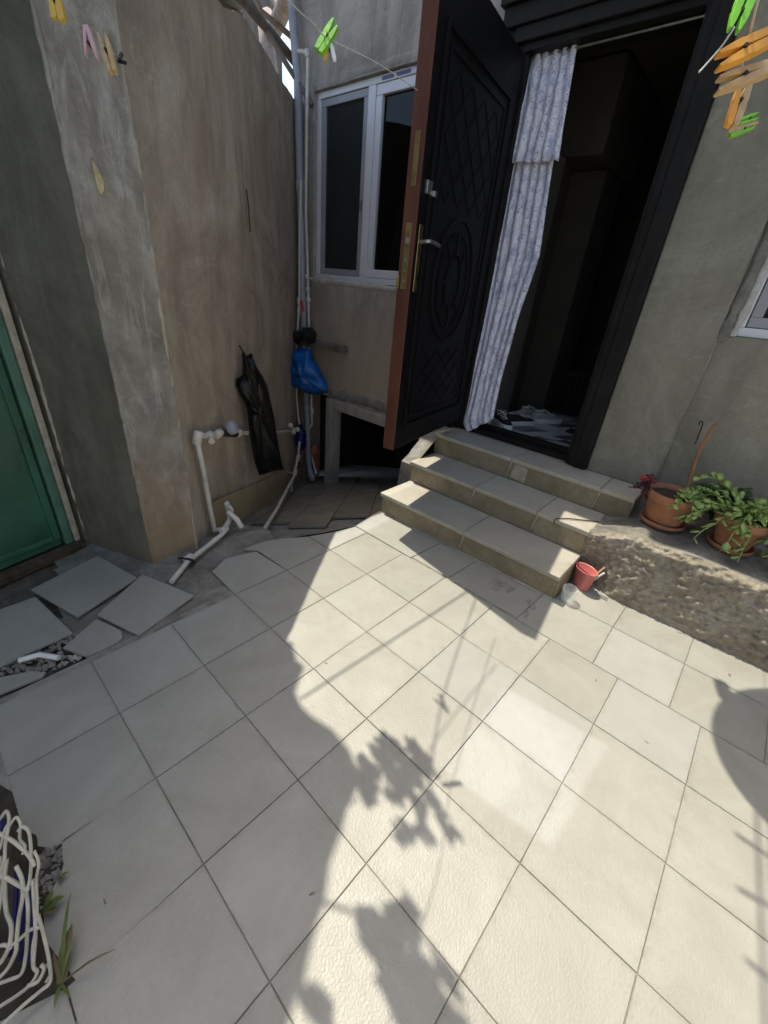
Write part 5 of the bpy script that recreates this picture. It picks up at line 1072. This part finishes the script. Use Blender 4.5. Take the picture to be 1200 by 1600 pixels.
peg('yellow and white peg hanging under the lime green one', [(507, 94), (523, 93)], [(513, 64), (516, 62)], 1.11, M_PINYEL, M_SOLE, wid=0.24)
peg('yellow peg cut by the top edge at the upper left', [(84, 26), (95, 30)], [(76, -18), (86, -22)], 0.85, M_PINYEL, wid=0.26)
peg('pink A-shaped peg at the upper left', [(131, 38), (134, 38)], [(133, 86), (151, 91)], 0.95, M_PINPINK, wid=0.13)
peg('pale wooden peg beside the pink peg near the hook', [(171, 110), (178, 110)], [(152, 50), (163, 50)], 1.0, M_WOOD, wid=0.13)

# --- things over the corner: lean-to rods, poles, tree limb
pipe('iron_rod', 'dark iron rod slanting across the top of the corner to the window', [wal(372, -30, 2.72), wal(392, 4, 2.75), wal(440, 88, 2.9), wal(478, 148, 3.02), wal(487, 165, 3.04)], 0.02, M_TIMBER, 'rod')
pipe('roof_pole', 'pale timber pole lying along the top of the side wall', [wal(345, -30, 2.35), wal(380, 0, 2.55), wal(430, 60, 2.95), wal(470, 108, 3.3)], 0.035, M_TIMBER, 'pole', 'poles over the corner')
pipe('roof_pole', 'thin sunlit pole above the side wall near the drain pipe', [wal(392, -20, 2.9), wal(408, 18, 3.0), wal(440, 44, 3.2), wal(472, 72, 3.4)], 0.022, M_BARK, 'pole', 'poles over the corner')
tr_ = thing('bare_tree', 'pale bare tree limb against the sky above the corner', 'tree'); mb = MB(); mb.tube(smooth_path([V((-6.6, 5.4, 0.0)), wal(418, 75, 5.6), wal(427, 50, 5.6), wal(442, 15, 5.5), wal(455, -30, 5.4), wal(475, -160, 5.2)], 4), 0.12, 10); mb.build('trunk', M_BARK, tr_)
mb = MB(); mb.tube(smooth_path([wal(440, 20, 5.5), wal(424, -6, 5.5), wal(405, -60, 5.4)], 4), 0.04, 8); mb.build('limb', M_BARK, tr_)
# neighbour's dark gable beyond the corner (left of the notch)
nb_ = thing('neighbour_shed', 'dark plank shed gable glimpsed above the side wall', 'shed'); mb = MB(); a, b_, c_ = wal(402, -60, 6.2), wal(412, 30, 6.2), wal(418, 52, 6.2); mb.slab([V((a.x - 2.5, 6.2, 0)), V((c_.x, 6.2, 0)), c_, b_, V((b_.x - 0.25, 6.2, b_.z + 0.9)), V((a.x - 2.5, 6.2, a.z + 1.5))], (0, 0.3, 0)); mb.build('gable', M_TIMBER, nb_)

# --- overhead things that throw the shade: added gate sheet with vine, dish, aerial
def up(x, y, z): p = gnd(x, y); return V((p.x - KX * z, p.y - KY * z, z))
AZ = 4.2
ed = [(462, 1030), (474, 1040), (466, 1060), (460, 1080), (470, 1102), (486, 1118), (520, 1140), (545, 1170), (557, 1200), (560, 1222), (548, 1245), (540, 1262), (530, 1300), (513, 1345), (506, 1400), (490, 1450), (478, 1500), (474, 1535), (458, 1560), (448, 1600), (430, 1660)]
aw = thing('gate_shade_sheet', 'unseen sheet added above the green gate to shade the floor', 'awning')  # added out of view; edge shaped to cast the left floor's shade
pts = [up(*q, AZ) for q in ed]; last = pts[-1]
poly = pts + [V((last.x + 0.1, -1.2, AZ)), V((last.x + 0.2, -2.4, AZ)), V((-3.4, -2.4, AZ)), V((-3.4, 0.9, AZ)), V((pts[0].x - 0.1, pts[0].y + 0.05, AZ))]
MB().prism(poly, AZ, AZ + 0.02).build('sheet', M_TIN, aw)
for yy in (-1.8, -0.6): MB().bar((-2.85, yy, AZ - 0.06), (-2.4, yy, AZ - 0.03), 0.05, 0.05).build('rafter', M_TIMBER, aw)
# vine: leaf sprays whose shade falls on the floor
vine = thing('grape_vine', 'leafy vine shoots trailing from the edge of the added sheet', 'vine')
sprays = [([(585, 1162), (600, 1150), (622, 1168), (655, 1166), (668, 1185), (672, 1215), (660, 1235), (652, 1262), (640, 1268), (625, 1250), (607, 1235), (600, 1205), (588, 1190)]),
          ([(560, 1198), (582, 1176), (600, 1180), (604, 1200), (588, 1212), (572, 1222)]), ([(560, 1222), (575, 1212), (592, 1228), (598, 1245), (585, 1255), (565, 1235)]),
          ([(668, 1240), (676, 1236), (682, 1262), (700, 1285), (712, 1330), (702, 1326), (690, 1295), (674, 1272)]), ([(645, 1290), (660, 1278), (678, 1290), (676, 1312), (660, 1322), (648, 1310)]),
          ([(613, 1272), (622, 1280), (632, 1300), (622, 1298)]),
          ([(548, 1420), (560, 1410), (580, 1415), (600, 1432), (614, 1450), (628, 1480), (640, 1510), (652, 1560), (650, 1600), (622, 1600), (610, 1550), (588, 1500), (570, 1470), (562, 1440)]),
          ([(620, 1385), (632, 1388), (644, 1420), (640, 1450), (626, 1452), (618, 1425)]), ([(645, 1480), (665, 1500), (692, 1505), (698, 1545), (690, 1570), (676, 1540), (660, 1520)]),
          ([(655, 1600), (664, 1560), (690, 1570), (700, 1600), (690, 1640)]), ([(600, 1440), (640, 1470), (655, 1515), (690, 1512), (700, 1560), (684, 1610), (640, 1610), (606, 1540)]), ([(478, 1535), (496, 1538), (502, 1560), (488, 1572), (476, 1560)])]
def in_poly(P, x, y):
    r = False
    for a in range(len(P)):
        p, q = P[a], P[(a + 1) % len(P)]
        if (p.y > y) != (q.y > y) and x < (q.x - p.x) * (y - p.y) / (q.y - p.y) + p.x: r = not r
    return r
rl = random.Random(5)
for k, q in enumerate(sprays):
    P = [up(x, y, 3.0) for x, y in q]; xs = [p.x for p in P]; ys = [p.y for p in P]
    A = abs(sum(P[a].x * P[(a + 1) % len(P)].y - P[(a + 1) % len(P)].x * P[a].y for a in range(len(P)))) / 2
    n_l = max(2, int(A / 0.0009)); made = 0; tries = 0
    while made < n_l and tries < 4000:
        tries += 1; x, y = rl.uniform(min(xs), max(xs)), rl.uniform(min(ys), max(ys))
        if not in_poly(P, x, y): continue
        made += 1; r = rl.uniform(0.016, 0.036); a0 = rl.uniform(0, 6.3); tilt = Matrix.Rotation(rl.uniform(-0.5, 0.5), 3, 'X') @ Matrix.Rotation(rl.uniform(-0.5, 0.5), 3, 'Y')
        out = []
        for t in range(15):
            a = a0 + 2 * math.pi * t / 15; rr_ = r * (0.62 + 0.38 * abs(math.cos(2.5 * (a - a0)))) * (1.12 if t % 3 == 0 else 0.9); out.append(tilt @ V((rr_ * math.cos(a), rr_ * math.sin(a), 0)) + V((x, y, 2.9 + rl.uniform(0, 0.22))))
        mb = MB(); mb.slab(out, (0, 0, 0.0012)); mb.build('leaf', M_LEAF2, vine)
mb = MB(); mb.tube(smooth_path([up(540, 1260, 3.02), up(590, 1235, 3.03), up(640, 1215, 3.04), up(700, 1130, 3.08), up(775, 1040, 3.1)], 5), 0.0025, 6); mb.build('shoot', M_STICK, vine)
mb = MB(); mb.tube(smooth_path([up(505, 1410, 3.02), up(560, 1430, 3.02), up(610, 1470, 3.03), up(650, 1560, 3.04)], 5), 0.006, 6); mb.build('shoot', M_STICK, vine)
cord('overhead wire above the courtyard casting a soft line', [up(470, 1092, 3.3), up(760, 905, 3.3)], 0.006, 2, M_TIMBER, 'overhead_cable')
cord('overhead washing line above the steps', [up(668, 1260, 2.95), up(690, 1098, 2.95), up(735, 960, 2.95), up(770, 860, 2.95)], 0.0035, 3, M_LINE, 'overhead_line')
mb = MB(); a = up(693, 1095, 2.93); mb.bar(a + V((-0.03, -0.02, 0)), a + V((0.045, -0.03, 0)), 0.012, 0.012); mb.bar(a + V((-0.03, 0.015, 0)), a + V((0.045, -0.035, 0)), 0.012, 0.012); o = mb.build('clothes_peg', M_WOOD); tag(o, 'wooden peg on the overhead washing line above the steps', 'clothes peg', 'clothes pegs')
# satellite dish on the house wall
dz = 3.05
dcen = V((0.77 - KX * dz, 1.96 - KY * dz, dz)); ds = thing('satellite_dish', 'round satellite dish on a wall bracket high over the ledge', 'satellite dish')
mb = MB(); mb.lathe([(0.001, 0.0), (0.15, 0.01), (0.3, 0.035), (0.42, 0.07), (0.425, 0.075), (0.418, 0.078), (0.3, 0.045), (0.15, 0.02), (0.001, 0.01)], 48, dcen, False, ell=(1.0, 1.13), M=Matrix.Rotation(math.radians(12), 3, 'X')); mb.build('reflector', M_SASHGREY, ds)
mb = MB(); mb.tube([dcen, dcen + V((0.05, 0.5, -0.05)), V((dcen.x + 0.08, HY, dz - 0.1))], 0.025, 10); mb.build('bracket', M_STEEL, ds)
mb = MB(); mb.tube([dcen + V((-0.38, 0.1, 0.05)), dcen + V((-0.44, 0.2, 0.12))], 0.03, 10); mb.build('feed_horn', M_SASHGREY, ds)
# aerial
ae = thing('tv_aerial', 'rod television aerial mounted beyond the dish', 'aerial')
az_ = 3.3; bA, bB = up(1182, 1260, az_), up(1198, 1640, az_); mb = MB(); mb.tube([bA + (bA - bB) * 0.2, bB + (bB - bA) * 0.4], 0.006, 8); mb.build('boom', M_STEEL, ae)
for (x0, y0, x1, y1) in ((1150, 1303, 1204, 1340), (1153, 1388, 1206, 1418), (1166, 1500, 1210, 1534)):
    p, q = up(x0, y0, az_ + 0.01), up(x1, y1, az_ + 0.01); mb = MB(); mb.tube([p, p + (q - p) * 3.2], 0.008, 8); mb.build('rod', M_STEEL, ae)
pm_ = bB + (bB - bA) * 0.3; mb = MB(); mb.tube([pm_, V((pm_.x, pm_.y, az_ + 0.02)), V((3.1, pm_.y - 0.6, az_ + 0.03)), V((3.12, pm_.y - 0.6, 2.55))], 0.015, 8); mb.build('mast', M_STEEL, ae)

# unseen tinted sheet added to dim the sun except on one floor rectangle
m, nt, b = newmat('sun_filter_tint', 0.2); out = nt.nodes['Material Output']; tr = nt.nodes.new('ShaderNodeBsdfTransparent'); tr.inputs[0].default_value = (0.81, 0.795, 0.735, 1)
nt.links.new(tr.outputs[0], out.inputs[0]); M_SUNFILTER = m
SZ = 3.55
q = [up(x, y, SZ) for x, y in ((790, 1075), (950, 1165), (860, 1325), (690, 1200))]
ox = [(-3.25, -2.8), (2.6, -2.8), (2.6, 3.0), (-3.25, 3.0)]
cs_ = thing('sun_filter_sheet', 'unseen tinted sheet added over the yard, open above the bright floor rectangle', 'canopy')
inn = [q[3], q[2], q[1], q[0]]      # near-left, near-right, far-right, far-left
for k in range(4):
    a, b_ = ox[k], ox[(k + 1) % 4]; c, d = inn[k], inn[(k + 1) % 4]
    mb = MB(); mb.add([(a[0], a[1], SZ), (b_[0], b_[1], SZ), (d.x, d.y, SZ), (c.x, c.y, SZ)], [(0, 1, 2, 3)]); mb.build('panel', M_SUNFILTER, cs_)

# unseen roof sheet added beyond the side wall: keeps the ramp in shade
NZ_ = 4.2
nr = thing('ramp_shade_roof', 'unseen roof sheet added beyond the side wall to shade the ramp', 'roof')
pp = [(p[0] - KX * NZ_, p[1] - KY * NZ_) for p in ((-1.80, 1.62), (-1.765, 1.84), (-1.785, 2.0), (-1.775, 2.15), (-1.82, 2.4), (-1.9, 2.9), (-2.1, 3.6), (-4.5, 3.6), (-4.5, 1.5))]
MB().prism(pp, NZ_, NZ_ + 0.03).build('sheet', M_TIN, nr)
MB().box((-6.4, 2.3, 0), (-6.2, 4.0, NZ_ - 0.002)).build('wall', M_REV, nr)
